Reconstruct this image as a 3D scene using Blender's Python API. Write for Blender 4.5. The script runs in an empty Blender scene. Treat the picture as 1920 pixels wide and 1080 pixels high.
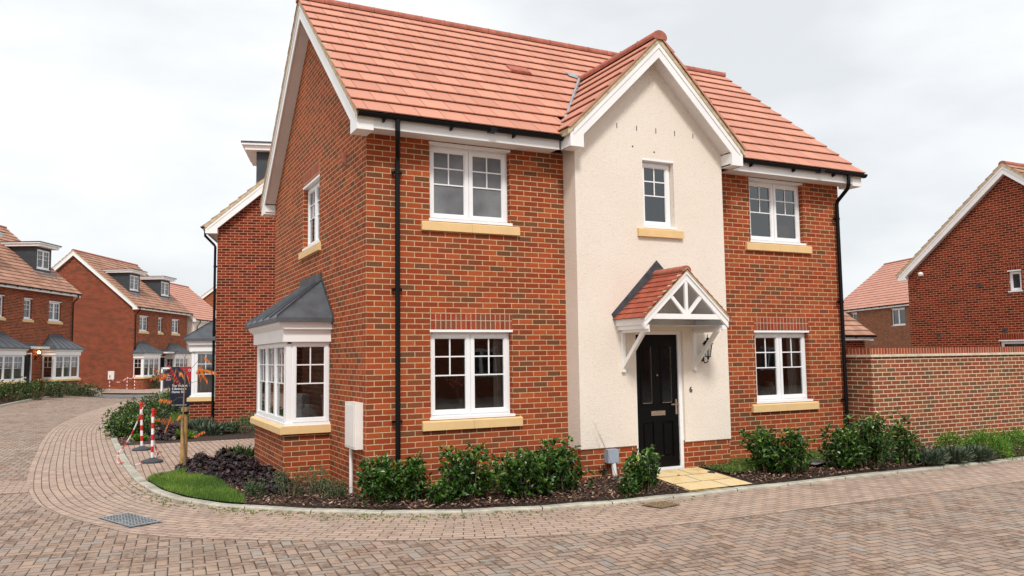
import bpy, bmesh, math, random
import numpy as np
from mathutils import Vector, Matrix
R_ = random.Random(7)
sc = bpy.context.scene
COL = sc.collection
rad = math.radians
# ------------------------------------------------------------------ camera (solved from the brick courses of the photograph)
CF, YAW, PITCH, ROLL = 1522.79, 0.466, 0.0847, -0.014
CP = Vector((-3.0636, -10.3639, 1.8061))
_F = Vector((math.sin(YAW)*math.cos(PITCH), math.cos(YAW)*math.cos(PITCH), math.sin(PITCH)))
_R0 = Vector((math.cos(YAW), -math.sin(YAW), 0)); _U0 = _R0.cross(_F)
_R = _R0*math.cos(ROLL)+_U0*math.sin(ROLL); _U = -_R0*math.sin(ROLL)+_U0*math.cos(ROLL)
cam = bpy.data.cameras.new("camera"); co = bpy.data.objects.new("camera", cam); COL.objects.link(co)
cam.sensor_width = 36; cam.lens = CF/1920*36; cam.clip_end = 3000
M = Matrix((( _R.x,_U.x,-_F.x,CP.x),(_R.y,_U.y,-_F.y,CP.y),(_R.z,_U.z,-_F.z,CP.z),(0,0,0,1)))
co.matrix_world = M
sc.camera = co
def G(u, v, z=0.0):
    "survey helper: ground position seen at a pixel of the photograph"
    d = _F*CF+_R*(u-960)-_U*(v-540); t = (z-CP.z)/d.z; p = CP+d*t
    return (p.x, p.y)

# ------------------------------------------------------------------ node helpers
class NT:
    def __init__(s, name):
        m = bpy.data.materials.new(name); m.use_nodes = True
        s.m = m; s.t = m.node_tree; s.n = s.t.nodes; s.l = s.t.links
        s.b = s.n['Principled BSDF']
    def node(s, typ, **k):
        x = s.n.new(typ)
        for a, v in k.items(): setattr(x, a, v)
        return x
    def put(s, sock, v):
        if isinstance(v, bpy.types.NodeSocket): s.l.new(v, sock)
        elif v is not None: sock.default_value = v
    def ma(s, op, a, b=None, c=None):
        x = s.node('ShaderNodeMath', operation=op)
        for i, v in enumerate((a, b, c)):
            if v is not None: s.put(x.inputs[i], v)
        return x.outputs[0]
    def mix(s, f, a, b, mode='MIX'):
        x = s.node('ShaderNodeMix', data_type='RGBA', blend_type=mode)
        s.put(x.inputs['Factor'], f)
        for k, v in (('A', a), ('B', b)):
            sock = [q for q in x.inputs if q.name == k and q.type == 'RGBA'][0]
            s.put(sock, (*v, 1) if isinstance(v, tuple) and len(v) == 3 else v)
        return [q for q in x.outputs if q.type == 'RGBA'][0]
    def uv(s):
        return s.node('ShaderNodeUVMap', uv_map='UVMap').outputs[0]
    def sep(s, v):
        x = s.node('ShaderNodeSeparateXYZ'); s.l.new(v, x.inputs[0]); return x.outputs
    def comb(s, x_, y_, z_=0.0):
        x = s.node('ShaderNodeCombineXYZ')
        for i, v in enumerate((x_, y_, z_)): s.put(x.inputs[i], v)
        return x.outputs[0]
    def noise(s, vec, scale, detail=4, rough=.55):
        x = s.node('ShaderNodeTexNoise'); x.inputs['Scale'].default_value = scale
        x.inputs['Detail'].default_value = detail; x.inputs['Roughness'].default_value = rough
        if vec is not None: s.l.new(vec, x.inputs['Vector'])
        return x.outputs[0]
    def white(s, vec):
        x = s.node('ShaderNodeTexWhiteNoise', noise_dimensions='3D'); s.l.new(vec, x.inputs['Vector']); return x.outputs
    def ramp(s, f, stops, interp='LINEAR'):
        x = s.node('ShaderNodeValToRGB'); x.color_ramp.interpolation = interp
        e = x.color_ramp.elements
        while len(e) < len(stops): e.new(.5)
        for i, (p, c) in enumerate(stops):
            e[i].position = p; e[i].color = (*c, 1) if len(c) == 3 else c
        s.put(x.inputs[0], f); return x.outputs[0]
    def mr(s, v, a, b, c=0.0, d=1.0):
        x = s.node('ShaderNodeMapRange'); x.clamp = True
        for i, q in enumerate((v, a, b, c, d)): s.put(x.inputs[i], q)
        return x.outputs[0]
    def bump(s, h, dist=.01, strength=.6):
        x = s.node('ShaderNodeBump'); x.inputs['Strength'].default_value = strength
        x.inputs['Distance'].default_value = dist; s.l.new(h, x.inputs['Height'])
        s.l.new(x.outputs[0], s.b.inputs['Normal'])
    def out(s, col=None, rough=None, **k):
        if col is not None: s.put(s.b.inputs['Base Color'], (*col, 1) if isinstance(col, tuple) and len(col) == 3 else col)
        if rough is not None: s.put(s.b.inputs['Roughness'], rough)
        for a, v in k.items(): s.put(s.b.inputs[a.replace('_', ' ')], v)
        return s.m
    def objc(s):
        return s.node('ShaderNodeTexCoord').outputs['Object']

def plain(name, col, rough=.5, var=.08, scale=6, bump=0, **k):
    t = NT(name); o = t.objc(); n = t.noise(o, scale, 5)
    dark = tuple(c*(1-var*2) for c in col); lite = tuple(min(1, c*(1+var)) for c in col)
    c = t.ramp(n, [(.3, dark), (.7, lite)])
    if bump: t.bump(t.noise(o, scale*14, 4), bump, .5)
    return t.out(c, rough, **k)

def brick_mat(name, cols, mortar, shift=.5, bw=.225, bh=.075, mt=.0052, rough=.85, dirt=.25, hue=1.0, swap=False):
    t = NT(name); uv = t.sep(t.uv())
    U, V = (uv[1], uv[0]) if swap else (uv[0], uv[1])
    wob = t.noise(t.uv(), 9, 2); wobm = t.ma('MULTIPLY', t.ma('SUBTRACT', wob, .5), .004)
    U = t.ma('ADD', U, wobm); V = t.ma('ADD', V, wobm)
    r = t.ma('DIVIDE', V, bh); row = t.ma('FLOOR', r); fz = t.ma('SUBTRACT', r, row)
    sh = t.ma('MULTIPLY', t.ma('FLOORED_MODULO', row, 2.0), shift)
    c = t.ma('ADD', t.ma('DIVIDE', U, bw), sh); cl = t.ma('FLOOR', c); fx = t.ma('SUBTRACT', c, cl)
    dx = t.ma('MULTIPLY', t.ma('MINIMUM', fx, t.ma('SUBTRACT', 1.0, fx)), bw)
    dz = t.ma('MULTIPLY', t.ma('MINIMUM', fz, t.ma('SUBTRACT', 1.0, fz)), bh)
    d = t.ma('MINIMUM', dx, dz)
    d = t.ma('ADD', d, t.ma('MULTIPLY', t.ma('SUBTRACT', t.noise(t.uv(), 90, 3), .5), .0032))
    mask = t.mr(d, mt-.0012, mt+.0014)
    idv = t.comb(cl, row, 3.3); w = t.white(idv)
    base = t.ramp(w[0], cols, 'CONSTANT')
    w2 = t.white(t.comb(cl, row, 9.7))
    base = t.mix(t.mr(w2[0], 0, 1, 0, .35), base, t.mix(1.0, base, (.55, .5, .5), 'MULTIPLY'))
    nz = t.noise(t.uv(), 38, 5, .7)
    base = t.mix(t.mr(nz, .35, .75, 0, .5), base, t.mix(1.0, base, (.5, .45, .45), 'MULTIPLY'))
    big = t.noise(t.uv(), .8, 3)
    mort = t.mix(t.mr(t.noise(t.uv(), 14, 4), .3, .7), mortar, tuple(x*.72 for x in mortar))
    col = t.mix(mask, mort, base)
    col = t.mix(t.mr(big, .45, .7, 0, dirt), col, t.mix(1.0, col, (.62, .6, .6), 'MULTIPLY'))
    bt = t.noise(t.uv(), 2.6, 3, .6); col = t.mix(t.mr(bt, .5, .72, 0, .28), col, t.mix(1.0, col, (1.25, 1.2, 1.15), 'MULTIPLY'))
    t.bump(t.ma('ADD', mask, t.ma('MULTIPLY', nz, .25)), .006, .55)
    return t.out(col, rough, Specular_IOR_Level=.12)

def tile_mat(name, c1, c2, w=.36, g=.345, dirt=.2):
    t = NT(name); uv = t.sep(t.uv())
    r = t.ma('DIVIDE', uv[1], g); row = t.ma('FLOOR', t.ma('ADD', r, .001))
    sh = t.ma('MULTIPLY', t.ma('FLOORED_MODULO', row, 2.0), .5)
    c = t.ma('ADD', t.ma('DIVIDE', uv[0], w), sh); cl = t.ma('FLOOR', c); fx = t.ma('SUBTRACT', c, cl)
    dx = t.ma('MULTIPLY', t.ma('MINIMUM', fx, t.ma('SUBTRACT', 1.0, fx)), w)
    mask = t.mr(dx, .002, .006)
    w_ = t.white(t.comb(cl, row, 1.7))
    base = t.mix(w_[0], c1, c2)
    nz = t.noise(t.uv(), 60, 5, .7)
    base = t.mix(t.mr(nz, .4, .75, 0, .25), base, tuple(x*.7 for x in c2))
    base = t.mix(t.mr(t.noise(t.uv(), .7, 4), .45, .75, 0, dirt), base, t.mix(1.0, base, (.7, .66, .66), 'MULTIPLY'))
    st = t.noise(t.comb(t.ma('MULTIPLY', uv[0], 5.0), t.ma('MULTIPLY', uv[1], .5)), 1.0, 4, .6)
    base = t.mix(t.mr(st, .48, .72, 0, .4), base, t.mix(1.0, base, (.80, .78, .80), 'MULTIPLY'))
    w3 = t.white(t.comb(cl, row, 8.1)); base = t.mix(t.mr(w3[0], .7, 1, 0, .35), base, t.mix(1.0, base, (.84, .80, .80), 'MULTIPLY'))
    col = t.mix(mask, tuple(x*.32 for x in c2), base)
    t.bump(t.ma('ADD', mask, t.ma('MULTIPLY', nz, .15)), .005, .5)
    return t.out(col, .8, Specular_IOR_Level=.15)

def paver_tone(t, idv, cols, pos):
    w = t.white(idv)
    c = t.ramp(w[0], cols, 'CONSTANT')
    return c
def herring_mat(name, cols, joint, s=.105, ang=0.0):
    t = NT(name); g = t.node('ShaderNodeTexCoord').outputs['Object']
    mp = t.node('ShaderNodeMapping'); mp.inputs['Rotation'].default_value = (0, 0, ang); t.l.new(g, mp.inputs[0])
    uv = t.sep(mp.outputs[0])
    x = t.ma('DIVIDE', uv[0], s); y = t.ma('DIVIDE', uv[1], s)
    i = t.ma('FLOOR', x); j = t.ma('FLOOR', y)
    m = t.ma('FLOORED_MODULO', t.ma('SUBTRACT', i, j), 4.0)
    isv = t.ma('GREATER_THAN', m, 1.5)
    hx = t.ma('SUBTRACT', i, m); vy = t.ma('SUBTRACT', j, t.ma('SUBTRACT', 3.0, m))
    ox = t.ma('ADD', hx, t.ma('MULTIPLY', isv, m)); oy = t.ma('ADD', j, t.ma('MULTIPLY', isv, t.ma('SUBTRACT', vy, j)))
    lx = t.ma('SUBTRACT', x, ox); ly = t.ma('SUBTRACT', y, oy)
    wx = t.ma('SUBTRACT', 2.0, isv); wy = t.ma('ADD', 1.0, isv)
    ex = t.ma('MINIMUM', lx, t.ma('SUBTRACT', wx, lx)); ey = t.ma('MINIMUM', ly, t.ma('SUBTRACT', wy, ly))
    d = t.ma('MULTIPLY', t.ma('MINIMUM', ex, ey), s)
    return pav_finish(t, d, t.comb(ox, oy, 2.0), g, cols, joint)
def pav_finish(t, d, idv, g, cols, joint, patch=.55):
    d = t.ma('ADD', d, t.ma('MULTIPLY', t.ma('SUBTRACT', t.noise(g, 60, 3), .5), .004))
    mask = t.mr(d, .003, .0075)
    w = t.white(idv); base = t.ramp(w[0], cols, 'CONSTANT')
    nz = t.noise(g, 55, 5, .75); n2 = t.noise(g, 1.3, 5, .6)
    base = t.mix(t.mr(nz, .35, .75, 0, .45), base, t.mix(1.0, base, (.55, .53, .5), 'MULTIPLY'))
    n3 = t.noise(g, 260, 2, .6)
    base = t.mix(t.mr(n3, .5, .8, 0, .35), base, (.62, .56, .5))
    base = t.mix(t.mr(n2, .52, .68, 0, patch), base, t.mix(1.0, base, (.60, .52, .47), 'MULTIPLY'))
    base = t.mix(t.mr(t.noise(g, .35, 3), .45, .7, 0, .3), base, (.45, .37, .30))
    n5 = t.noise(g, 4.5, 6, .7); base = t.mix(t.mr(n5, .56, .66, 0, .45), base, t.mix(1.0, base, (.52, .44, .38), 'MULTIPLY'))
    wv = t.node('ShaderNodeVectorMath', operation='ADD'); t.l.new(idv, wv.inputs[0]); wv.inputs[1].default_value = (3.7, 8.1, 5.5)
    wb = t.white(wv.outputs[0]); cl_ = t.ma('ADD', t.ma('MULTIPLY', wb[0], .42), t.ma('MULTIPLY', t.noise(g, 1.9, 4, .6), .9))
    burn = t.ma('MULTIPLY', t.mr(cl_, .66, .80, 0, .85 if patch > .4 else .2), t.mr(t.noise(g, 16, 3, .6), .38, .6))
    base = t.mix(burn, base, (.17, .108, .075))
    n6 = t.noise(g, 11, 3, .6); base = t.mix(t.mr(n6, .66, .72, 0, .5), base, (.40, .36, .28))
    jn = t.mix(t.mr(t.noise(g, 6, 4), .5, .7), joint, (.22, .165, .125))
    col = t.mix(mask, jn, base)
    edge = t.mr(d, .002, .014)
    t.bump(t.ma('ADD', edge, t.ma('MULTIPLY', nz, .35)), .007, .75)
    return t.out(col, .82, Specular_IOR_Level=.2)
def course_mat(name, cols, joint, bw=.21, bh=.105, shift=.5):
    t = NT(name); uvv = t.uv(); uv = t.sep(uvv); g = t.node('ShaderNodeTexCoord').outputs['Object']
    r = t.ma('DIVIDE', uv[1], bh); row = t.ma('FLOOR', r); fz = t.ma('SUBTRACT', r, row)
    c = t.ma('ADD', t.ma('DIVIDE', uv[0], bw), t.ma('MULTIPLY', t.ma('FLOORED_MODULO', row, 2.0), shift))
    cl = t.ma('FLOOR', c); fx = t.ma('SUBTRACT', c, cl)
    dx = t.ma('MULTIPLY', t.ma('MINIMUM', fx, t.ma('SUBTRACT', 1.0, fx)), bw)
    dz = t.ma('MULTIPLY', t.ma('MINIMUM', fz, t.ma('SUBTRACT', 1.0, fz)), bh)
    return pav_finish(t, t.ma('MINIMUM', dx, dz), t.comb(cl, row, 5.0), g, cols, joint, .3)

def leaf_mat(name, cols, rough=.42):
    t = NT(name); uv = t.sep(t.uv())
    c = t.ramp(uv[0], cols)
    return t.out(c, rough, Specular_IOR_Level=.5)

# ------------------------------------------------------------------ materials
BR = [(0, (.40, .083, .027)), (.20, (.33, .065, .022)), (.42, (.43, .100, .032)), (.62, (.31, .070, .027)), (.77, (.255, .077, .032)), (.91, (.19, .078, .036)), (.965, (.285, .070, .028))]
brick = brick_mat('red_multi_brick', BR, (.68, .475, .295), mt=.0050)
soldier = brick_mat('soldier_brick', [(0, (.42, .085, .04)), (.4, (.33, .06, .03)), (.7, (.26, .085, .045))], (.62, .45, .32), shift=0, bw=.23, bh=.075, swap=True)
BRD = [(0, (.255, .034, .013)), (.3, (.19, .024, .010)), (.6, (.29, .043, .016)), (.78, (.12, .022, .011))]
brick2 = brick_mat('deep_red_brick', BRD, (.60, .34, .21), dirt=.3, mt=.0058)
soldier2 = brick_mat('deep_red_soldier_brick', BRD, (.55, .30, .2), shift=0, bw=.23, bh=.075, swap=True)
BRO = [(0, (.31, .050, .018)), (.3, (.23, .036, .014)), (.6, (.37, .068, .023)), (.78, (.13, .034, .018))]
brick3 = brick_mat('orange_red_brick', BRO, (.60, .36, .22), dirt=.3, mt=.006)
BRB = [(0, (.30, .10, .045)), (.3, (.24, .085, .04)), (.6, (.34, .125, .06)), (.85, (.18, .075, .035))]
brick4 = brick_mat('brown_brick', BRB, (.5, .36, .26), dirt=.15)
BRW = [(0, (.34, .095, .042)), (.25, (.28, .08, .038)), (.5, (.36, .115, .052)), (.7, (.235, .098, .05)), (.9, (.17, .095, .052))]
brickw = brick_mat('garden_wall_brick', BRW, (.82, .67, .47), mt=.0062)
tile = tile_mat('terracotta_tile', (.64, .305, .215), (.555, .255, .18))
tile_b = tile_mat('weathered_tile', (.52, .29, .205), (.36, .19, .13), w=.33, g=.3, dirt=.5)
tile_c = tile_mat('salmon_tile', (.64, .33, .25), (.57, .285, .215), w=.33, g=.33)
tile_d = tile_mat('dark_red_tile', (.42, .115, .07), (.34, .085, .052), w=.2, g=.13)
ridge_m = plain('ridge_tile_clay', (.40, .125, .08), .8, .15, 8, .002)
mortar_m = plain('verge_mortar', (.58, .47, .30), .9, .18, 14, .004)
upvc = plain('white_upvc', (.86, .86, .87), .35, .02, 2)
fascia_m = plain('white_fascia_board', (.87, .86, .85), .4, .03, 2)
soff_m = plain('soffit_board', (.75, .72, .70), .5, .04, 2)
stone = plain('buff_cast_stone', (.76, .52, .25), .85, .035, 5, .0015)
black = plain('black_plastic', (.004, .004, .005), .38, .1, 4, Specular_IOR_Level=.22)
blackd = plain('black_door_paint', (.0025, .0025, .003), .4, .1, 30, .0006, Specular_IOR_Level=.18)
chrome = plain('polished_metal', (.75, .72, .62), .2, .05, 5, Metallic=1.0)
lead = plain('grey_lead', (.085, .095, .11), .5, .15, 5, .002)
leadd = plain('dark_lead_flashing', (.06, .065, .075), .6, .25, 9, .004)
dorm_m = plain('dark_dormer_cladding', (.035, .042, .05), .6, .1, 5)
box_m = plain('meter_box_white', (.80, .76, .72), .45, .03, 4)
greybox = plain('grey_utility_box', (.33, .38, .46), .5, .05, 6)
kerb_m = plain('kerb_concrete', (.47, .44, .36), .9, .16, 5, .004)
wood = plain('post_timber', (.42, .24, .08), .8, .22, 7, .003)
room_m = plain('room_wall', (.34, .31, .29), .9, .06, 2)
room_l = plain('room_wall_light', (.42, .37, .37), .9, .06, 2)
curtain_m = plain('curtain_cloth', (.55, .53, .50), .9, .12, 12)
silver = plain('silver_satin', (.5, .5, .5), .35, .2, 9)
rubber = plain('grey_rubber', (.05, .055, .065), .7, .1, 6)
redp = plain('red_plastic', (.62, .018, .015), .45, .08, 6)
whitep = plain('white_plastic', (.82, .80, .80), .45, .05, 6)
navy = plain('navy_board', (.005, .008, .024), .4, .05, 5)
red_c = plain('red_vinyl', (.42, .008, .02), .5, .05, 5)
bark_m = plain('shrub_bark', (.20, .14, .09), .9, .2, 20)
soil = plain('dark_soil', (.05, .028, .018), .95, .35, 18, .02)
card = plain('cardboard', (.42, .25, .13), .9, .05, 5)
slab_m = None
def render_mat():
    t = NT('cream_render'); o = t.objc(); n = t.noise(o, 52, 4, .75); b = t.noise(o, .9, 5)
    c = t.mix(t.mr(b, .35, .7), (.845, .76, .66), (.80, .705, .605))
    c = t.mix(t.mr(n, .56, .70, 0, .6), c, (.50, .40, .31))
    t.bump(n, .012, .8); return t.out(c, .9)
rend = render_mat()
def slab():
    t = NT('sandstone_paving'); o = t.objc(); n = t.noise(o, 3.2, 5, .6); n2 = t.noise(o, 25, 4)
    c = t.ramp(n, [(.3, (.62, .42, .19)), (.5, (.76, .58, .31)), (.7, (.70, .58, .38))])
    c = t.mix(t.mr(n2, .4, .7, 0, .3), c, (.50, .34, .16)); t.bump(n2, .006, .5); return t.out(c, .85)
slab_m = slab()
def glass(name, tint=(.78, .82, .82), ior=2.05, base=None):
    m = bpy.data.materials.new(name); m.use_nodes = True; nt = m.node_tree; nt.nodes.clear()
    o = nt.nodes.new('ShaderNodeOutputMaterial'); mx = nt.nodes.new('ShaderNodeMixShader')
    tr = nt.nodes.new('ShaderNodeBsdfTransparent'); tr.inputs[0].default_value = (*tint, 1)
    gl = nt.nodes.new('ShaderNodeBsdfGlossy'); gl.inputs['Roughness'].default_value = .015
    gl.inputs[0].default_value = (.9, .93, .95, 1)
    n = nt.nodes.new('ShaderNodeTexNoise'); n.inputs['Scale'].default_value = 2.2
    b = nt.nodes.new('ShaderNodeBump'); b.inputs['Distance'].default_value = .004; b.inputs['Strength'].default_value = .25
    nt.links.new(n.outputs[0], b.inputs['Height']); nt.links.new(b.outputs[0], gl.inputs['Normal'])
    f = nt.nodes.new('ShaderNodeFresnel'); f.inputs[0].default_value = ior
    nt.links.new(f.outputs[0], mx.inputs[0]); nt.links.new(tr.outputs[0], mx.inputs[1]); nt.links.new(gl.outputs[0], mx.inputs[2])
    nt.links.new(mx.outputs[0], o.inputs[0]); return m
glz = glass('window_glass')
glf = plain('dark_window_glass', (.035, .045, .05), .06, .5, 1.2, Specular_IOR_Level=.9)
def obscure():
    t = NT('obscured_glass'); o = t.objc(); v = t.node('ShaderNodeTexVoronoi'); v.inputs['Scale'].default_value = 90
    t.l.new(o, v.inputs['Vector']); t.bump(v.outputs[0], .004, .6)
    c = t.ramp(t.noise(o, 1.5, 3), [(.35, (.10, .105, .115)), (.65, (.22, .225, .235))]); return t.out(c, .22)
glo = obscure()
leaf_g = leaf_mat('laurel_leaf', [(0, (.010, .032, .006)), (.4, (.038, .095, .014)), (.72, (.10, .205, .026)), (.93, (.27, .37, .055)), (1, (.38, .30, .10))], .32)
leaf_y = leaf_mat('bright_leaf', [(0, (.03, .09, .01)), (.5, (.10, .24, .02)), (1, (.24, .38, .05))], .5)
leaf_p = leaf_mat('purple_leaf', [(0, (.006, .003, .004)), (.5, (.024, .010, .014)), (.85, (.07, .038, .040)), (1, (.17, .11, .09))], .5)
leaf_s = leaf_mat('silver_green_leaf', [(0, (.022, .042, .022)), (.5, (.07, .105, .06)), (1, (.20, .23, .16))], .6)
leaf_d = leaf_mat('small_green_leaf', [(0, (.02, .045, .015)), (.5, (.06, .12, .035)), (.9, (.14, .20, .07)), (1, (.25, .16, .07))], .5)
leaf_o = leaf_mat('autumn_leaf', [(0, (.50, .055, .02)), (.35, (.62, .14, .02)), (.7, (.70, .26, .04)), (1, (.62, .03, .03))], .5)
grass_m = leaf_mat('grass_blade', [(0, (.04, .095, .008)), (.5, (.11, .215, .018)), (1, (.32, .38, .07))], .6)
chip_m = leaf_mat('bark_chip', [(0, (.022, .010, .007)), (.4, (.10, .042, .026)), (.75, (.20, .10, .062)), (1, (.50, .36, .26))], .85)
moss_m = leaf_mat('joint_weeds', [(0, (.06, .12, .02)), (1, (.25, .30, .08))], .8)

# ------------------------------------------------------------------ mesh helper
class MB:
    def __init__(s, T=None):
        s.v = []; s.f = []; s.mi = []; s.uv = []; s.T = T
    def face(s, pts, m=0, uv=None):
        if s.T: pts = [s.T(*p) for p in pts]
        k = len(s.v); s.v += [tuple(p) for p in pts]; s.f.append(tuple(range(k, k+len(pts)))); s.mi.append(m); s.uv.append(uv)
    def box(s, x0, x1, y0, y1, z0, z1, m=0):
        if s.T: P = [s.T(x, y, z) for x in (x0, x1) for y in (y0, y1) for z in (z0, z1)]
        else: P = [(x, y, z) for x in (x0, x1) for y in (y0, y1) for z in (z0, z1)]
        T = s.T; s.T = None
        for q in ((0, 1, 3, 2), (4, 6, 7, 5), (0, 4, 5, 1), (2, 3, 7, 6), (0, 2, 6, 4), (1, 5, 7, 3)): s.face([P[i] for i in q], m)
        s.T = T
    def prism(s, poly, fn, a, b, m=0, caps=True):
        "poly: 2-D points, fn(p, q, t) -> 3-D"
        n = len(poly)
        for i in range(n):
            p, q = poly[i], poly[(i+1) % n]
            s.face([fn(*p, a), fn(*q, a), fn(*q, b), fn(*p, b)], m)
        if caps:
            s.face([fn(*p, a) for p in poly], m); s.face([fn(*p, b) for p in reversed(poly)], m)
    def tube(s, path, r, n=8, m=0, caps=True, mats=None):
        path = [Vector(p) for p in path]; rr = r if isinstance(r, (list, tuple)) else [r]*len(path)
        rings = []
        for i, p in enumerate(path):
            d = (path[min(i+1, len(path)-1)]-path[max(i-1, 0)]).normalized()
            a = d.orthogonal().normalized() if abs(d.z) < .99 else Vector((1, 0, 0))
            if abs(d.z) < .99: a = d.cross(Vector((0, 0, 1))).normalized()
            b = d.cross(a)
            rings.append([p+(a*math.cos(2*math.pi*k/n)+b*math.sin(2*math.pi*k/n))*rr[i] for k in range(n)])
        for i in range(len(rings)-1):
            for k in range(n):
                k2 = (k+1) % n
                s.face([rings[i][k], rings[i][k2], rings[i+1][k2], rings[i+1][k]], mats[i] if mats else m)
        if caps: s.face(rings[0], m); s.face(rings[-1], m)
    def lathe(s, prof, c=(0, 0, 0), n=16, m=0):
        for i in range(len(prof)-1):
            for k in range(n):
                a, b = 2*math.pi*k/n, 2*math.pi*(k+1)/n
                P = lambda q, t: (c[0]+q[0]*math.cos(t), c[1]+q[0]*math.sin(t), c[2]+q[1])
                s.face([P(prof[i], a), P(prof[i], b), P(prof[i+1], b), P(prof[i+1], a)], m)
    def wall(s, a0, a1, z0, z1, holes, rev=.1, m=0, mr=None, flip=False):
        "wall in local (a, depth, z) coordinates with openings and reveals"
        A = sorted({a0, a1, *[h[0] for h in holes], *[h[1] for h in holes]}); Z = sorted({z0, z1, *[h[2] for h in holes], *[h[3] for h in holes]})
        for i in range(len(A)-1):
            for j in range(len(Z)-1):
                ca, cz = (A[i]+A[i+1])/2, (Z[j]+Z[j+1])/2
                if any(h[0] < ca < h[1] and h[2] < cz < h[3] for h in holes): continue
                s.face([(A[i], 0, Z[j]), (A[i+1], 0, Z[j]), (A[i+1], 0, Z[j+1]), (A[i], 0, Z[j+1])], m)
        k = m if mr is None else mr
        for h in holes:
            h0, h1, b, t = h[:4]
            s.face([(h0, 0, b), (h0, rev, b), (h0, rev, t), (h0, 0, t)], k); s.face([(h1, 0, b), (h1, rev, b), (h1, rev, t), (h1, 0, t)], k)
            sk = h[4] if len(h) > 4 else ''
            if 't' not in sk: s.face([(h0, 0, t), (h1, 0, t), (h1, rev, t), (h0, rev, t)], k)
            if 'b' not in sk: s.face([(h0, 0, b), (h1, 0, b), (h1, rev, b), (h0, rev, b)], k)
    def build(s, name, mats, parent=None, smooth=False):
        if not isinstance(mats, (list, tuple)): mats = [mats]
        me = bpy.data.meshes.new(name); me.from_pydata(s.v, [], s.f)
        for m in mats: me.materials.append(m)
        n = len(s.f); me.polygons.foreach_set('material_index', s.mi)
        uvl = me.uv_layers.new(name='UVMap'); me.update()
        buf = []
        for p, uv in zip(me.polygons, s.uv):
            if uv is not None: buf += [c for q in uv for c in q]; continue
            nx, ny, nz = map(abs, p.normal)
            for vi in p.vertices:
                x, y, z = s.v[vi]
                if nz > .75: buf += (x, y)
                elif nx > ny: buf += (y+.1125, z-.02)
                else: buf += (x, z-.02)
        uvl.data.foreach_set('uv', buf)
        if smooth: me.polygons.foreach_set('use_smooth', [True]*n)
        o = bpy.data.objects.new(name, me); COL.objects.link(o)
        if parent is not None: o.parent = parent
        return o
def tag(o, label=None, cat=None, group=None, kind=None):
    if label: o['label'] = label
    if cat: o['category'] = cat
    if group: o['group'] = group
    if kind: o['kind'] = kind
    return o
def thing(name, label, cat, loc=(0, 0, 0), rz=0, group=None):
    o = bpy.data.objects.new(name, None); COL.objects.link(o); o.location = loc; o.rotation_euler = (0, 0, rz)
    return tag(o, label, cat, group)
def bevel(o, w=.006, seg=2):
    b = o.modifiers.new('bevel', 'BEVEL'); b.width = w; b.segments = seg; b.limit_method = 'ANGLE'; return o

# ------------------------------------------------------------------ building kit
def fr_y(c=0.0):   # wall facing -Y, along = x
    return lambda a, d, z: (a, c+d, z)
def fr_mx(c=0.0):  # wall facing -X, along = -y
    return lambda a, d, z: (c+d, -a, z)
def fr_px(c=0.0):  # wall facing +X, along = y
    return lambda a, d, z: (c-d, a, z)

def window(parent, T, a0, a1, z0, z1, n=2, dep=.09, gl=None, bars=True, sill=True, cill=True, name='window', fw=.045, sw=.052, head=True, label=None, door=False):
    gl = gl or glz
    m = MB(T)
    zb = z0
    if cill: m.box(a0-.015, a1+.03, -.012, dep+.05, z0-.002, z0+.035); zb = z0+.036
    zt = z1
    if head: m.box(a0-.01, a1+.012, -.004, dep+.05, z1-.036, z1-.002); zt = z1-.037
    m.box(a0+.003, a0+fw, dep, dep+.06, zb, zt); m.box(a1-fw, a1-.003, dep, dep+.06, zb, zt)
    m.box(a0+fw, a1-fw, dep, dep+.06, zb, zb+fw); m.box(a0+fw, a1-fw, dep, dep+.06, zt-fw, zt)
    w = (a1-a0-2*fw)/n; g = MB(T)
    for i in range(n):
        p, q = a0+fw+i*w, a0+fw+(i+1)*w
        if i: m.box(p-.016, p+.016, dep+.004, dep+.058, zb+fw, zt-fw)
        l, r, b, t = p+.006-(0 if i else .02), q-.006+(0 if i < n-1 else .02), zb+fw-.02, zt-fw+.02
        d0, d1 = dep-.014, dep+.045
        m.box(l, l+sw, d0, d1, b, t); m.box(r-sw, r, d0, d1, b, t)
        m.box(l+sw, r-sw, d0, d1, b, b+sw); m.box(l+sw, r-sw, d0, d1, t-sw, t)
        k = .012   # inner glazing bead, slightly set back
        gl0, gl1, gb, gt = l+sw, r-sw, b+sw, t-sw
        for (x0, x1, y0, y1) in ((gl0, gl0+k, gb, gt), (gl1-k, gl1, gb, gt), (gl0+k, gl1-k, gb, gb+k), (gl0+k, gl1-k, gt-k, gt)):
            m.box(x0, x1, d0+.012, d1-.004, y0, y1)
        g.face([(gl0, dep+.02, gb), (gl1, dep+.02, gb), (gl1, dep+.02, gt), (gl0, dep+.02, gt)])
        if bars:
            hh = gt-gb; cx = (gl0+gl1)/2; bw = .009
            m.box(cx-bw, cx+bw, dep+.008, dep+.018, gb+hh*.48, gt-k)
            for fz in (.48, .74): m.box(gl0+k, gl1-k, dep+.007, dep+.017, gb+hh*fz-bw, gb+hh*fz+bw)
    o = m.build(name, upvc, parent)
    if label: tag(o, label)
    g.build('glass', gl, o)
    if sill:
        s = MB(T); L, H = .13, .135
        mid = (a0+a1)/2
        for p, q in (((a0-L, mid-.0015), (mid+.0015, a1+L)) if a1-a0 > .9 else ((a0-L, a1+L),)):
            s.prism([(-.05, z0-H-.004), (.09, z0-H-.004), (.09, z0-.003), (-.02, z0-.012), (-.05, z0-.028)], lambda d, z, t: (t, d, z), p, q)
        s.build('window_sill', stone, o)
    return o

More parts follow.
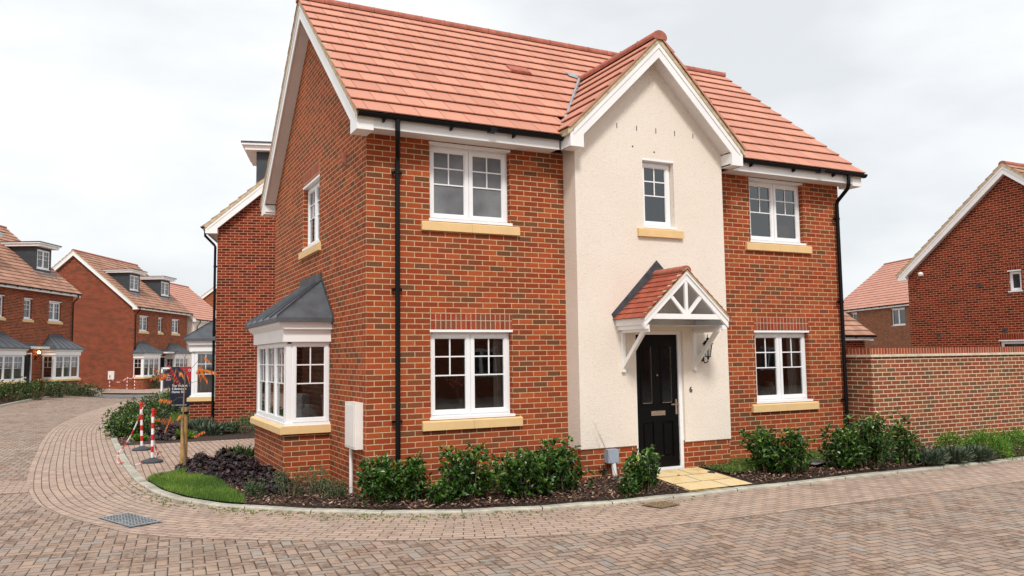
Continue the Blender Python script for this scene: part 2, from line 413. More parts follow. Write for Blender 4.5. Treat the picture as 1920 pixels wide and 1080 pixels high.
def soldier_mesh(T, a0, a1, z, mat, parent, h=.215):
    m = MB(T); m.box(a0-.003, a1+.003, -.004, .03, z, z+h)
    # vertical bricks: UV along the course
    o = m.build('brick_lintel', mat, parent); return o

def roof_slope(T, a0, a1, d0, z0, run, rise, g, ext=None, t=.036, uoff=0.0, m=None, end=.0):
    m = m or MB(); m.T = T
    L = math.hypot(run, rise); cs, sn = run/L, rise/L
    n = max(1, int(round(L/g))); gg = L/n
    P = lambda a, s, o: (a, d0+s*cs-o*sn, z0+s*sn+o*cs)
    for k in range(n):
        s0, s1 = k*gg, min(L, (k+1)*gg+.0)
        e0, e1 = (a0, a1) if ext is None else ext(z0+(s0+.0)*sn, z0+s1*sn)
        if e1-e0 < .02: continue
        jt = .004*math.sin(k*12.9)
        e0 += jt if ext is None and a0 < 0 else 0
        v0, v1 = k*g+.004, (k+1)*g-.004
        lp = t*.9; tk = t*.42; ua = (.1, v0)
        m.face([P(e0, s0-lp, t), P(e1, s0-lp, t), P(e1, s1, .002), P(e0, s1, .002)], 0, [(e0+uoff, v0), (e1+uoff, v0), (e1+uoff, v1), (e0+uoff, v1)])
        m.face([P(e0, s0-lp, t), P(e1, s0-lp, t), P(e1, s0-lp, t-tk), P(e0, s0-lp, t-tk)], 0, [(e0+uoff, v0), (e1+uoff, v0), (e1+uoff, v0), (e0+uoff, v0)])
        m.face([P(e0, s0-lp, t-tk), P(e1, s0-lp, t-tk), P(e1, s0+t, t-tk), P(e0, s0+t, t-tk)], 0, [ua]*4)
        m.face([P(e0, s0+t, t-tk), P(e1, s0+t, t-tk), P(e1, s0+t, -.01), P(e0, s0+t, -.01)], 0, [ua]*4)
        for e in (e0, e1): m.face([P(e, s0-lp, t), P(e, s1, .002), P(e, s1, -.012), P(e, s0, -.012), P(e, s0-lp, t-tk)], 0, [ua]*5)
    e0, e1 = (a0, a1) if ext is None else ext(z0, z0+rise)
    return m

def ridge_tiles(T, a0, a1, d, z, r=.12, seg=.45, m=None):
    m = m or MB(); m.T = T
    n = max(1, int(round((a1-a0)/seg))); w = (a1-a0)/n
    for i in range(n):
        p, q = a0+i*w+.004, a0+(i+1)*w-.004
        A = [math.radians(x) for x in range(-20, 201, 22)]
        for k in range(len(A)-1):
            c0, c1 = A[k], A[k+1]
            m.face([(p, d+r*math.cos(c0), z+r*math.sin(c0)*.8), (q, d+r*math.cos(c0), z+r*math.sin(c0)*.8), (q, d+r*math.cos(c1), z+r*math.sin(c1)*.8), (p, d+r*math.cos(c1), z+r*math.sin(c1)*.8)])
        for e in (p, q): m.face([(e, d+r*math.cos(x), z+r*math.sin(x)*.8) for x in A], 0)
        m.box(q-.002, q+.008, d-r*.8, d+r*.8, z-.02, z+r*.62)
    return m

def gutter(T, a0, a1, d, z, parent, r=.056):
    m = MB(T); A = [math.radians(x) for x in range(180, 361, 20)]
    for k in range(len(A)-1):
        for rr in (r, r-.008):
            m.face([(a0, d+rr*math.cos(A[k]), z+rr*math.sin(A[k])), (a1, d+rr*math.cos(A[k]), z+rr*math.sin(A[k])), (a1, d+rr*math.cos(A[k+1]), z+rr*math.sin(A[k+1])), (a0, d+rr*math.cos(A[k+1]), z+rr*math.sin(A[k+1]))])
    for e in (a0, a1):
        m.prism([(d+(r+.004)*math.cos(x), z+(r+.004)*math.sin(x)) for x in A], lambda p, q, t: (t, p, q), e-.012, e+.012)
    x = a0+.35
    while x < a1-.1:
        m.box(x-.012, x+.012, d-r-.006, d+r+.006, z-.01, z+.008); m.box(x-.012, x+.012, d+.0, d+r+.01, z-r-.035, z-r+.012)
        m.box(x-.02, x+.02, d-.015, d+.02, z-r-.012, z-r+.002)
        x += .95
    x = a0+1.9
    while x < a1-.4:
        m.box(x-.05, x+.05, d-r-.004, d+r+.004, z-r-.004, z-.002); x += 2.6
    return m.build('gutter', black, parent)

def downpipe(parent, path, clips, r=.034, T=None, clipdir=(0, 1, 0)):
    m = MB(); m.tube(path, r, 12)
    for c in clips:
        c = Vector(c); m.tube([c-Vector((0, 0, .02)), c+Vector((0, 0, .02))], r+.008, 12)
        s = Vector(clipdir).cross(Vector((0, 0, 1)))
        for sg in (-1, 1): m.box(*sorted((c.x+s.x*sg*(r)+clipdir[0]*.03, c.x+s.x*sg*(r+.035)-clipdir[0]*.02+.0001)), *sorted((c.y+s.y*sg*r+clipdir[1]*.05, c.y+s.y*sg*(r+.035)+clipdir[1]*.015+.0001)), c.z-.018, c.z+.018)
    return m.build('downpipe', black, parent, smooth=False)

def bay_window(parent, T, a0, a1, bm, far=False, fl=3, z=dict(), pr=.65, cap=.55, mirror=False):
    zb, zs, zt, zf, zc, zr = .725, .84, 2.075, 2.26, 2.40, 3.05
    gl = glf if far else glz
    m = MB(T); m.box(a0, a1, -pr-.025, 0, -.15, zb)
    base = m.build('bay_window', bm, parent)
    s = MB(T); s.prism([(-pr-.095, zb+.002), (0, zb+.002), (0, zs), (-pr-.055, zs), (-pr-.095, zs-.02)], lambda d, q, t: (t, d, q), a0-.07, a1+.07)
    s.build('bay_sill', stone, base)
    W = MB(T); W.box(a0-.03, a1+.03, -pr-.03, -.001, zs+.001, zs+.04)
    pw = .075
    for (p, q) in ((a0+.01, a0+.01+pw), (a1-.01-pw, a1-.01)): W.box(p, q, -pr, -pr+pw, zs+.04, zt)
    W.box(a0+.01, a1-.01, -pr+.02, 0, zt-.03, zt-.002)
    W.build('corner_post', upvc, base)
    # front lights
    Tf = lambda a, d, q: T(a, -pr+d, q)
    window(base, Tf, a0+.01+pw, a1-.01-pw, zs+.04, zt-.002, fl, .012, gl, True, False, False, 'bay_light', .035, .048, False)
    # side lights
    Tl = lambda a, d, q: T(a0+.01+d, -a, q)
    Tr = lambda a, d, q: T(a1-.01-d, a, q)
    window(base, Tr, -pr+pw, -.002, zs+.04, zt-.002, 1, .012, gl, True, False, False, 'bay_light', .035, .048, False)
    window(base, Tl, .002, pr-pw, zs+.04, zt-.002, 1, .012, gl, True, False, False, 'bay_light', .035, .048, False)
    f = MB(T); f.box(a0-.05, a1+.05, -pr-.055, 0, zt, zf)
    f.prism([(-pr-.055, zf), (0, zf), (0, zc-.03), (-pr-.13, zc-.03), (-pr-.13, zc-.07)], lambda d, q, t: (t, d, q), a0-.12, a1+.12)
    f.build('bay_fascia', fascia_m, base)
    r = MB(T); e0, e1, dd = a0-.2, a1+.2, -pr-.18
    r.box(e0, e1, dd, 0, zc-.03, zc+.03)
    p0, p1 = a0+cap, a1-cap
    E = [(e0, dd, zc+.03), (e1, dd, zc+.03), (e1, -.001, zc+.03), (e0, -.001, zc+.03)]
    A, B = (p0, -.001, zr), (p1, -.001, zr)
    r.face([E[0], E[1], B, A]); r.face([E[1], E[2], B]); r.face([E[3], E[0], A])
    ns = 4 if not far else 3
    for i in range(ns+2):
        t = i/(ns+1); q0 = Vector((e0+(e1-e0)*t, dd, zc+.035)); q1 = Vector((p0+(p1-p0)*t, -.0, zr+.005))
        # standing seam as a thin raised bar
        w = .011
        r.face([(q0.x-w, q0.y, q0.z), (q0.x-w, q0.y-.0, q0.z+.03), (q1.x-w, q1.y, q1.z+.03), (q1.x-w, q1.y, q1.z)])
        r.face([(q0.x+w, q0.y, q0.z), (q0.x+w, q0.y-.0, q0.z+.03), (q1.x+w, q1.y, q1.z+.03), (q1.x+w, q1.y, q1.z)])
        r.face([(q0.x-w, q0.y, q0.z+.03), (q0.x+w, q0.y, q0.z+.03), (q1.x+w, q1.y, q1.z+.03), (q1.x-w, q1.y, q1.z+.03)])
        r.face([(q0.x-w, q0.y, q0.z-.03), (q0.x+w, q0.y, q0.z-.03), (q0.x+w, q0.y, q0.z+.03), (q0.x-w, q0.y, q0.z+.03)])
    ro = r.build('bay_roof', lead, base)
    fl_ = MB(T); fl_.box(p0-.03, p1+.03, -.03, -.002, zr-.03, zr+.13)
    for sgn, p, e in ((-1, p0, e0), (1, p1, e1)):
        N = 7
        for i in range(N):   # stepped flashing
            t0, t1 = i/N, (i+1)/N
            x0, x1 = p+(e-p)*t0, p+(e-p)*t1; zz = zr+(zc-zr)*t1
            fl_.box(min(x0, x1), max(x0, x1), -.014, -.002, zz-.06, zz+.11)
    fl_.build('lead_flashing', leadd, ro)
    return base

# ------------------------------------------------------------------ the corner house
H = thing('corner_house', 'red brick corner house with cream rendered porch gable and black front door', 'house', (0, 0, 0))
ZS = 4.815; DEP = 6.39; XE = 8.81
TE, TZ, TR = -.385, 5.0, .825       # tiled eave: y, z, slope
def zroof(y): return TZ+(y-TE)*TR
YR = DEP/2
GX, GE, GZ, GR = 4.42, 1.63, 5.07, 6.68   # small gable: centre, half width, eave z, ridge z
PX0, PX1, PY = 3.036, 5.80, -.34
WN = [(.9, 2.1375, .975, 2.195), (.9, 2.1375, 3.69, ZS-.012), (6.69, 7.9275, .975, 2.195), (6.69, 7.9275, 3.69, ZS-.012)]
m = MB(fr_y())
m.wall(0, XE, -.3, ZS+.03, WN+[(3.2, 5.7, .0, ZS)], .1)
m.T = fr_mx(0)
GW = (-3.82, -2.62, 3.69, ZS-.005)
m.wall(-DEP, 0, -.3, ZS+.03, [GW, (-4.3, -2.0, .84, 2.06)], .12)
m.T = None
for X in (0, XE):
    m.face([(X, 0, ZS+.03), (X, 0, 5.24), (X, YR, zroof(YR)-.1), (X, DEP, 5.24), (X, DEP, ZS+.03)])
m.face([(XE, 0, -.3), (XE, DEP, -.3), (XE, DEP, ZS+.03), (XE, 0, ZS+.03)])
m.face([(0, DEP, -.3), (XE, DEP, -.3), (XE, DEP, ZS+.03), (0, DEP, ZS+.03)])
m.T = fr_y(PY+.022); m.wall(PX0+.012, PX1-.012, -.3, .49, [(4.02, 4.905, -.31, .5, 'tb')], .1)
m.T = None
for X in (PX0+.012, PX1-.012): m.face([(X, PY+.022, -.3), (X, 0, -.3), (X, 0, .49), (X, PY+.022, .49)])
m.build('brick_wall', brick, H)
for (a0, a1, b, t) in (WN[0], WN[2]): soldier_mesh(fr_y(), a0, a1, t, soldier, H)
soldier_mesh(fr_mx(0), GW[0], GW[1], GW[3], soldier, H)
# rendered projection
m = MB(fr_y(PY)); DR = (4.02, 4.905, .48, 2.165, 'b'); RW = (4.24, 4.83, 3.74, ZS+.01)
m.wall(PX0, PX1, .488, ZS+.25, [DR, RW], .11)
m.T = None
m.face([(PX0, PY, ZS+.25), (PX1, PY, ZS+.25), (GX+.12, PY, GR-.12), (GX-.12, PY, GR-.12)])
for X in (PX0, PX1): m.face([(X, PY, .488), (X, 0.05, .488), (X, 0.05, ZS+.3), (X, PY, ZS+.3)])
m.face([(PX0, PY, .488), (DR[0], PY, .488), (DR[0], PY+.03, .488), (PX0, PY+.03, .488)]); m.face([(DR[1], PY, .488), (PX1, PY, .488), (PX1, PY+.03, .488), (DR[1], PY+.03, .488)])
rw_ = m.build('rendered_wall', rend, H)
for i in range(5):
    x = 3.79+i*.362; m = MB(); m.box(x-.006, x+.006, PY-.004, PY+.01, 5.23, 5.31); m.build('weep_vent', leadd, rw_)
for x, z in ((4.07, 4.98), (4.47, 4.93)):
    m = MB(); m.box(x-.012, x+.012, PY-.004, PY+.01, z-.012, z+.012); m.build('wall_plug', leadd, rw_)
# windows
w_ = [window(H, fr_y(), *WN[0]), window(H, fr_y(), *WN[1], gl=glo, sill=True), window(H, fr_y(), *WN[2]), window(H, fr_y(), *WN[3])]
window(H, fr_mx(0), *GW)
window(H, fr_y(PY), RW[0]+.003, RW[1]-.003, RW[2], RW[3], 1, .1)
bay_window(H, fr_mx(0), -4.43, -1.88, brick)
# main roof
m = roof_slope(fr_y(), -.25, PX0-.012, TE, TZ, YR-TE, TR*(YR-TE), .345, uoff=.1)
m = roof_slope(fr_y(), 0, 0, TE, TZ, YR-TE, TR*(YR-TE), .345, uoff=.1, m=m, ext=lambda z0, z1: (PX0-.012, PX1+.012) if z0 > 5.3 else (0, 0))
m = roof_slope(fr_y(), PX1+.012, XE+.24, TE, TZ, YR-TE, TR*(YR-TE), .345, uoff=.1, m=m)
Tb = lambda a, d, z: (a, DEP-d, z)
m = roof_slope(Tb, -.25, XE+.24, TE, TZ, YR-TE, TR*(YR-TE), .345, m=m)
zr_ = zroof(YR)
# small gable slopes
def ymain(z): return (z-TZ)/TR+TE+.14
FY = -.64
sl = (GR-GZ)/GE
for sg in (-1, 1):
    if sg < 0: T = lambda a, d, z: (GX-GE+d, -a, z)
    else: T = lambda a, d, z: (GX+GE-d, a, z)
    ext = (lambda z0, z1: (-ymain(z1), -FY)) if sg < 0 else (lambda z0, z1: (FY, ymain(z1)))
    m = roof_slope(T, 0, 0, 0, GZ, GE, GR-GZ, .325, ext=ext, m=m, uoff=.05)
roof = m.build('tiled_roof', tile, H)
m = ridge_tiles(fr_y(), -.27, XE+.25, YR, zr_-.02, .115)
m.build('ridge_tiles', ridge_m, roof)
ridge_tiles(lambda a, d, z: (d, a, z), FY-.01, ymain(GR)-.12, GX, GR-.03, .13).build('ridge_tiles', ridge_m, roof)
# vent tile
m = MB(); yv = 1.6
m.T = lambda a, s, o: (a, yv+s*.771-o*.636, zroof(yv)+s*.636+o*.771)
m.box(2.95, 3.33, -.12, .14, .02, .05); m.box(2.97, 3.31, -.10, -.04, .05, .062)
m.build('roof_vent', ridge_m, roof)
# valley flashing and saddle
m = MB()
for sg in (-1, 1):
    a = Vector((GX+sg*(GE-.01), TE+.03, TZ+.05)); b = Vector((GX+sg*.12, (GR-.1-TZ)/TR+TE, GR-.02))
    m.tube([a, b], .028, 6)
if True:
    m.face([(GX-.22, 1.70, zroof(1.70)+.045), (GX-.04, 1.60, zroof(1.60)+.055), (GX-.02, 1.80, zroof(1.80)+.06), (GX-.20, 1.84, zroof(1.84)+.05)])
m.build('valley_flashing', plain('bright_lead', (.30, .32, .34), .45, .2, 9), roof)

def zslope(y): return zroof(y) if y <= YR else zroof(DEP-y)
# main barge boards and verge
def barge(parent, T, run0, z0, runR, zR, x_out, x_in, boxlen, zbot, depth=.2, wallside=0.0, mort=mortar_m):
    "gable trim in (along, out, z): along 0 = wall line, mirrored about runR"
    f = MB(T); v = MB(T); so = MB(T)
    s = (zR-z0)/(runR-run0)
    k = math.hypot(1, s)
    for sg in (1, -1):
        A = (lambda a: a) if sg > 0 else (lambda a: 2*runR-a)
        zo = lambda a: z0+(a-run0)*s-.095
        pts = [(run0+.045, zo(run0+.045)), (runR, zo(runR)), (runR, zo(runR)-depth*k), (run0+boxlen, zo(run0+boxlen)-depth*k), (run0+boxlen, zbot), (run0+.045, zbot)]
        pts1 = [(run0+.045, zo(run0+.045)), (runR, zo(runR)), (runR, zo(runR)-depth*k), (run0+boxlen, zo(run0+boxlen)-depth*k)]
        f.prism([pts[0], pts[1], pts[2], pts[3]], lambda p, q, t: (A(p), t, q), x_out, x_out+.02)
        f.prism([(run0+.045, zbot), (run0+boxlen, zbot), (run0+boxlen, zo(run0+boxlen)-depth*k+.01), (run0+.045, zo(run0+.045)-.002)], lambda p, q, t: (A(p), t, q), x_out-.003, x_in)
        # secondary moulding
        f.prism([(run0+.1, zo(run0+.1)), (runR, zo(runR)), (runR, zo(runR)-.06*k), (run0+.1, zo(run0+.1)-.06*k)], lambda p, q, t: (A(p), t, q), x_out-.012, x_out-.001)
        so.prism([(run0+boxlen, zo(run0+boxlen)-depth*k+.03), (runR, zo(runR)-depth*k+.03), (runR, zo(runR)-depth*k+.045), (run0+boxlen, zo(run0+boxlen)-depth*k+.045)], lambda p, q, t: (A(p), t, q), x_out+.02, x_in)
        v.prism([(run0, z0-.008), (runR, zR-.008), (runR, zR-.094), (run0, z0-.094)], lambda p, q, t: (A(p), t, q), x_out-.022, x_in)
        # mortar fillets under each tile course
        L = math.hypot(runR-run0, zR-z0); n = int(L/.33)
        for i in range(n):
            a = run0+(runR-run0)*(i+.12)/n; b = run0+(runR-run0)*(i+.42)/n
            v.prism([(a, z0+(a-run0)*s+.02), (b, z0+(b-run0)*s+.006), (b, z0+(b-run0)*s-.01), (a, z0+(a-run0)*s-.01)], lambda p, q, t: (A(p), t, q), x_out-.028, x_out+.05)
    o = f.build('bargeboard', fascia_m, parent)
    so.build('verge_soffit', soff_m, o); v.build('verge_mortar', mort, parent)
    return o
barge(H, lambda a, o, z: (o, a, z), TE, TZ, YR, zr_, -.22, 0, .36, 4.765)
barge(H, lambda a, o, z: (XE-o, a, z), TE, TZ, YR, zr_, -.22, 0, .36, 4.765)
barge(H, lambda a, o, z: (a, PY+o, z), GX-GE-.02, GZ-.02, GX, GR-.01, -.255, 0, .27, 4.80, .165)
# fascia, soffit, gutters
for x0, x1, sg in ((-.2, GX-GE+.0, -1), (GX+GE-.0, XE+.2, 1)):
    m = MB(); s = MB()
    m.box(x0, x1, -.325, -.303, 4.80, 4.985); s.box(x0, x1, -.303, -.002, 4.815, 4.83)
    x = GX+sg*(GE-.04); m.box(x-.01, x+.01, -.56, -.303, 4.80, 5.04)
    xa, xb = sorted((x, PX0 if sg < 0 else PX1)); s.box(xa, xb, -.56, -.303, 4.806, 4.83)
    fo = m.build('fascia_board', fascia_m, H); s.build('soffit', soff_m, fo)
m = MB(); m.box(-.2, XE+.2, DEP+.303, DEP+.325, 4.79, 4.985); m.build('fascia_board', fascia_m, H)
m = MB(); m.box(-.2, XE+.2, DEP, DEP+.303, 4.805, 4.82); m.build('soffit', soff_m, H)
gutter(fr_y(), -.22, GX-GE+.0, TE+.0, 4.975, H); gutter(fr_y(), GX+GE+.02, XE+.26, TE+.0, 4.975, H)
gutter(Tb, -.2, XE+.2, TE, 4.975, H)
m = MB()
downpipe(H, [(.31, -.385, 4.93), (.31, -.385, 4.78), (.325, -.345, 4.70), (.41, -.10, 4.52), (.41, -.075, 4.46), (.41, -.075, -.1)], [(.41, -.075, z) for z in (4.3, 2.72, .98)])
downpipe(H, [(8.66, -.385, 4.93), (8.66, -.385, 4.78), (8.67, -.345, 4.70), (8.685, -.10, 4.52), (8.69, -.075, 4.46), (8.69, -.075, -.1)], [(8.69, -.075, z) for z in (4.2, 2.7, .98)])
# interior rooms
m = MB()
for z0, z1, mm in ((.12, 2.5, 0), (2.75, 5.1, 1)):
    for x0, x1 in ((.12, 3.0), (3.3, 5.6), (5.9, 8.7)):
        yb = 3.4; y0 = .12 if x0 != 3.3 else -.22
        m.face([(x0, yb, z0), (x1, yb, z0), (x1, yb, z1), (x0, yb, z1)], mm)
        m.face([(x0, y0, z0), (x1, y0, z0), (x1, yb, z0), (x0, yb, z0)], 2); m.face([(x0, y0, z1), (x1, y0, z1), (x1, yb, z1), (x0, yb, z1)], mm)
        m.face([(x0, .3 if x0 < .2 and z0 < 1 else y0, z0), (x0, yb, z0), (x0, yb, z1), (x0, .3 if x0 < .2 and z0 < 1 else y0, z1)] if not x0 < .2 else [(x0, y0, z0), (x0, 1.8, z0), (x0, 1.8, z1), (x0, y0, z1)], mm)
        m.face([(x1, y0, z0), (x1, yb, z0), (x1, yb, z1), (x1, y0, z1)], mm)
m.face([(-.6, 1.92, .82), (1.2, 1.92, .82), (1.2, 4.4, .82), (-.6, 4.4, .82)], 2)
m.face([(1.2, 1.8, .1), (1.2, 4.6, .1), (1.2, 4.6, 2.5), (1.2, 1.8, 2.5)], 0)
m.face([(-.6, 1.9, 2.06), (1.2, 1.9, 2.06), (1.2, 4.4, 2.06), (-.6, 4.4, 2.06)], 1)
for zz in (.84, .97, 1.1, 1.23, 1.36, 1.49, 1.62, 1.75, 1.88):      # far reveal panelling
    m.box(.05, 1.15, 4.36, 4.40, zz, zz+.12, 1)
m.face([(-.002+.12, 4.4, .1), (1.2, 4.4, .1), (1.2, 4.4, 2.06), (.12, 4.4, 2.06)], 1)
for X in (0,): m.face([(1.2, 4.5, 2.75), (1.2, 2.3, 2.75), (1.2, 2.3, 5.0), (1.2, 4.5, 5.0)], 1)
m.build('room_wall', [room_m, room_l, plain('room_floor', (.16, .11, .07), .5, .2, 3)], H)
# curtains in the windows
def curtain(x0, x1, y, z0, z1, T=None):
    m = MB(T); n = 10
    for i in range(n):
        a, b = x0+(x1-x0)*i/n, x0+(x1-x0)*(i+1)/n
        ya, yb = y+.02*(i % 2), y+.02*((i+1) % 2)
        m.face([(a, ya, z0), (b, yb, z0), (b, yb, z1), (a, ya, z1)])
    return m.build('curtain', curtain_m, H)
curtain(1.93, 2.13, .2, .9, 2.3); curtain(7.62, 7.95, .22, .9, 2.3)
# front door
m = MB(fr_y(PY))
dx0, dx1, dz0, dz1 = DR[0], DR[1], .075, DR[3]
m.box(dx0, dx0+.045, .05, .13, dz0, dz1); m.box(dx1-.06, dx1, .05, .13, dz0, dz1); m.box(dx0+.045, dx1-.06, .05, .13, dz1-.05, dz1)
m.box(dx0+.045, dx1-.06, .03, .14, dz0, dz0+.045)
df = m.build('front_door', upvc, H)
l0, l1, lb, lt = dx0+.047, dx1-.062, dz0+.047, dz1-.052
m = MB(fr_y(PY)); cx = (l0+l1)/2
gp = [(cx-.28, cx-.09, 1.08, 1.93), (cx+.09, cx+.28, 1.08, 1.93)]
pp = [(cx-.28, cx-.08, .28, .80), (cx+.08, cx+.28, .28, .80)]
m.T = lambda a, d, z: (a, PY+.075+d, z)
m.wall(l0, l1, lb, lt, gp+pp, .018)
for (a, b, c_, d_) in pp:
    m.face([(a, .018, c_), (b, .018, c_), (b, .018, d_), (a, .018, d_)]); m.box(a+.028, b-.028, .003, .02, c_+.03, d_-.03)
for (a, b, c_, d_) in gp:
    for q in ((a-.022, a, c_-.022, d_+.022), (b, b+.022, c_-.022, d_+.022), (a, b, c_-.022, c_), (a, b, d_, d_+.022)): m.box(q[0], q[1], -.008, .001, q[2], q[3])
lf = m.build('door_leaf', blackd, df)
m = MB(lambda a, d, z: (a, PY+.075+d, z))
for (a, b, c_, d_) in gp: m.face([(a, .016, c_), (b, .016, c_), (b, .016, d_), (a, .016, d_)])
m.build('door_glass', plain('dark_door_glass', (.008, .010, .012), .12, .3, 3, Specular_IOR_Level=.35), lf)
m = MB(lambda a, d, z: (a, PY+.075+d, z))
for (a, b, c_, d_) in gp: m.box(b-.010, b-.002, .002, .014, c_+.0, d_); m.box(a, b, .002, .014, c_, c_+.008)
m.box(cx-.13, cx+.13, -.012, 0, .895, .965); m.box(cx-.11, cx+.11, -.018, -.012, .912, .948)
m.build('letter_plate', chrome, lf)
m = MB(lambda a, d, z: (a, PY+.075+d, z)); hx = l1-.045
m.box(hx-.017, hx+.017, -.012, 0, .90, 1.13); m.box(hx-.012, hx+.012, -.055, -.012, 1.045, 1.065); m.box(hx-.13, hx+.012, -.06, -.042, 1.043, 1.063)
m.build('door_handle', chrome, lf)
m = MB(); m.lathe([(0, .0), (.016, 0), (.016, .012), (0, .012)], (0, 0, 0), 12); o = m.build('spyhole', chrome, lf); o.rotation_euler = (rad(90), 0, 0); o.location = (cx, PY+.074, 1.5)
# door canopy
CXc = 4.45; CE, CZ, CR = .80, 2.335, 3.045; CF0 = -1.07
m = MB()
for sg in (-1, 1):
    if sg < 0: T = lambda a, d, z: (CXc-CE+d, -a, z)
    else: T = lambda a, d, z: (CXc+CE-d, a, z)
    m = roof_slope(T, *( (-(PY), -CF0) if sg < 0 else (CF0, PY)), 0, CZ, CE, CR-CZ, .118, t=.016, m=m)
can = m.build('porch_canopy', tile_d, H)
ridge_tiles(lambda a, d, z: (d, a, z), CF0+.01, PY-.0, CXc, CR-.02, .085, .36).build('ridge_tiles', ridge_m, can)
m = MB(); v = MB(); ls = (CR-CZ)/CE; kk = math.hypot(1, ls)
for sg in (-1, 1):
    A = lambda a: CXc+sg*a
    tri = lambda o0, o1: [(CE-.04, CZ+.035-.04-o0*kk*1.0), (0, CR-.035-o0*kk), (0, CR-.035-o1*kk), (CE-.04, CZ+.035-.04-o1*kk)]
    m.prism(tri(0, .10), lambda p, q, t: (A(p), t, q), CF0+.03, CF0+.075)
    m.prism(tri(0, .03), lambda p, q, t: (A(p), t, q), CF0+.012, CF0+.029)
    v.prism(tri(-.03, 0), lambda p, q, t: (A(p), t, q), CF0+.004, PY-.01)
    v.prism([(p, q-.0) for p, q in tri(-.035, -.03)], lambda p, q, t: (A(p), t, q), CF0+.0, CF0+.09)
    m.box(*sorted((A(CE-.08), A(CE-.03))), CF0+.075, PY, CZ-.10, CZ-.005)
    m.box(*sorted((A(CE-.14), A(CE-.06))), CF0+.05, PY, CZ-.16, CZ-.10)
zt_ = CZ-.02
m.box(CXc-CE+.16, CXc+CE-.16, CF0+.034, CF0+.072, zt_, zt_+.075)
m.box(CXc-.026, CXc+.026, CF0+.036, CF0+.07, zt_+.075, CR-.16)
for sg in (-1, 1):
    p0, p1 = Vector((CXc+sg*.03, zt_+.08)), Vector((CXc+sg*.27, zt_+.33)); d = (p1-p0).normalized(); n_ = Vector((-d.y, d.x))*.026
    m.prism([tuple(p0-n_), tuple(p1-n_), tuple(p1+n_), tuple(p0+n_)], lambda p, q, t: (p, t, q), CF0+.037, CF0+.069)
m.build('canopy_frame', fascia_m, can)
v.build('verge_mortar', mortar_m, can)
m = MB(); m.face([(CXc-CE+.08, CF0+.07, CZ-.105), (CXc+CE-.08, CF0+.07, CZ-.105), (CXc+CE-.08, PY, CZ-.105), (CXc-CE+.08, PY, CZ-.105)])
for sg in (-1, 1): m.face([(CXc+sg*(CE-.08), CF0+.06, CZ-.02), (CXc, CF0+.06, CR-.06), (CXc, PY, CR-.06), (CXc+sg*(CE-.08), PY, CZ-.02)])
m.build('canopy_lining', soff_m, can)
for sg in (-1, 1):
    m = MB(); x = CXc-.0+sg*.66
    m.box(x-.028, x+.028, PY-.045, PY, 1.56, 2.17)
    a, b = Vector((PY-.03, 1.64)), Vector((CF0+.16, 2.165)); d = (b-a).normalized(); n_ = Vector((-d.y, d.x))*.03
    m.prism([tuple(a-n_), tuple(b-n_), tuple(b+n_), tuple(a+n_)], lambda p, q, t: (t, p, q), x-.024, x+.024)
    m.box(x-.026, x+.026, CF0+.08, PY-.045, 2.135, 2.175)
    m.build('canopy_bracket', fascia_m, can)
m = MB()
for sg in (-1, 1):
    o0, o1 = -.02, -.15
    m.prism([(CE-.0, CZ+.0), (0, CR+.02), (0, CR+.02+.135*kk), (CE+.04, CZ+.06+.02)], lambda p, q, t: (CXc+sg*p, t, q), PY-.012, PY-.001)
m.build('lead_flashing', leadd, can)
# wall fittings
m = MB(); m.box(-.11, -.002, .12, .61, .63, 1.235); o = m.build('meter_box', box_m, H); bevel(o, .012)
m = MB(); m.box(-.118, -.111, .15, .58, .66, 1.20); m.build('meter_door', box_m, o)
m = MB(); m.tube([(-.055, .5, .63), (-.055, .5, -.1)], .024, 10); m.build('cable_duct', whitep, o)
m = MB(); m.box(-.05, -.002, .97, 1.06, 4.64, 4.78); m.prism([(-.05, 4.64), (-.002, 4.64), (-.002, 4.59)], lambda p, q, t: (p, t, q), .97, 1.06); m.build('flue_vent', ridge_m, H)
m = MB(); m.box(3.44, 3.62, PY-.09, PY+.02, .27, .46); o = m.build('power_box', greybox, H); bevel(o, .006)
m = MB(); m.tube([(3.55, PY-.05, .27), (3.56, PY-.06, .1), (3.60, PY-.06, -.1)], .035, 10); m.build('cable_duct', whitep, o)
def text(body, size, loc, rot, mat, parent, name='lettering', ext=.002, align='LEFT', sp=1.0):
    c = bpy.data.curves.new(name, 'FONT'); c.body = body; c.size = size; c.extrude = ext; c.align_x = align; c.space_line = sp; c.offset = size*.012
    t = bpy.data.objects.new(name, c); COL.objects.link(t); bpy.context.view_layer.update()
    me = bpy.data.meshes.new_from_object(t); bpy.data.objects.remove(t)
    me.materials.clear(); me.materials.append(mat); o = bpy.data.objects.new(name, me); COL.objects.link(o)
    o.parent = parent; o.location = loc; o.rotation_euler = rot; return o
text('6', .12, (5.0, PY-.006, 1.23), (rad(90), 0, 0), leadd, H, 'house_number', .005)
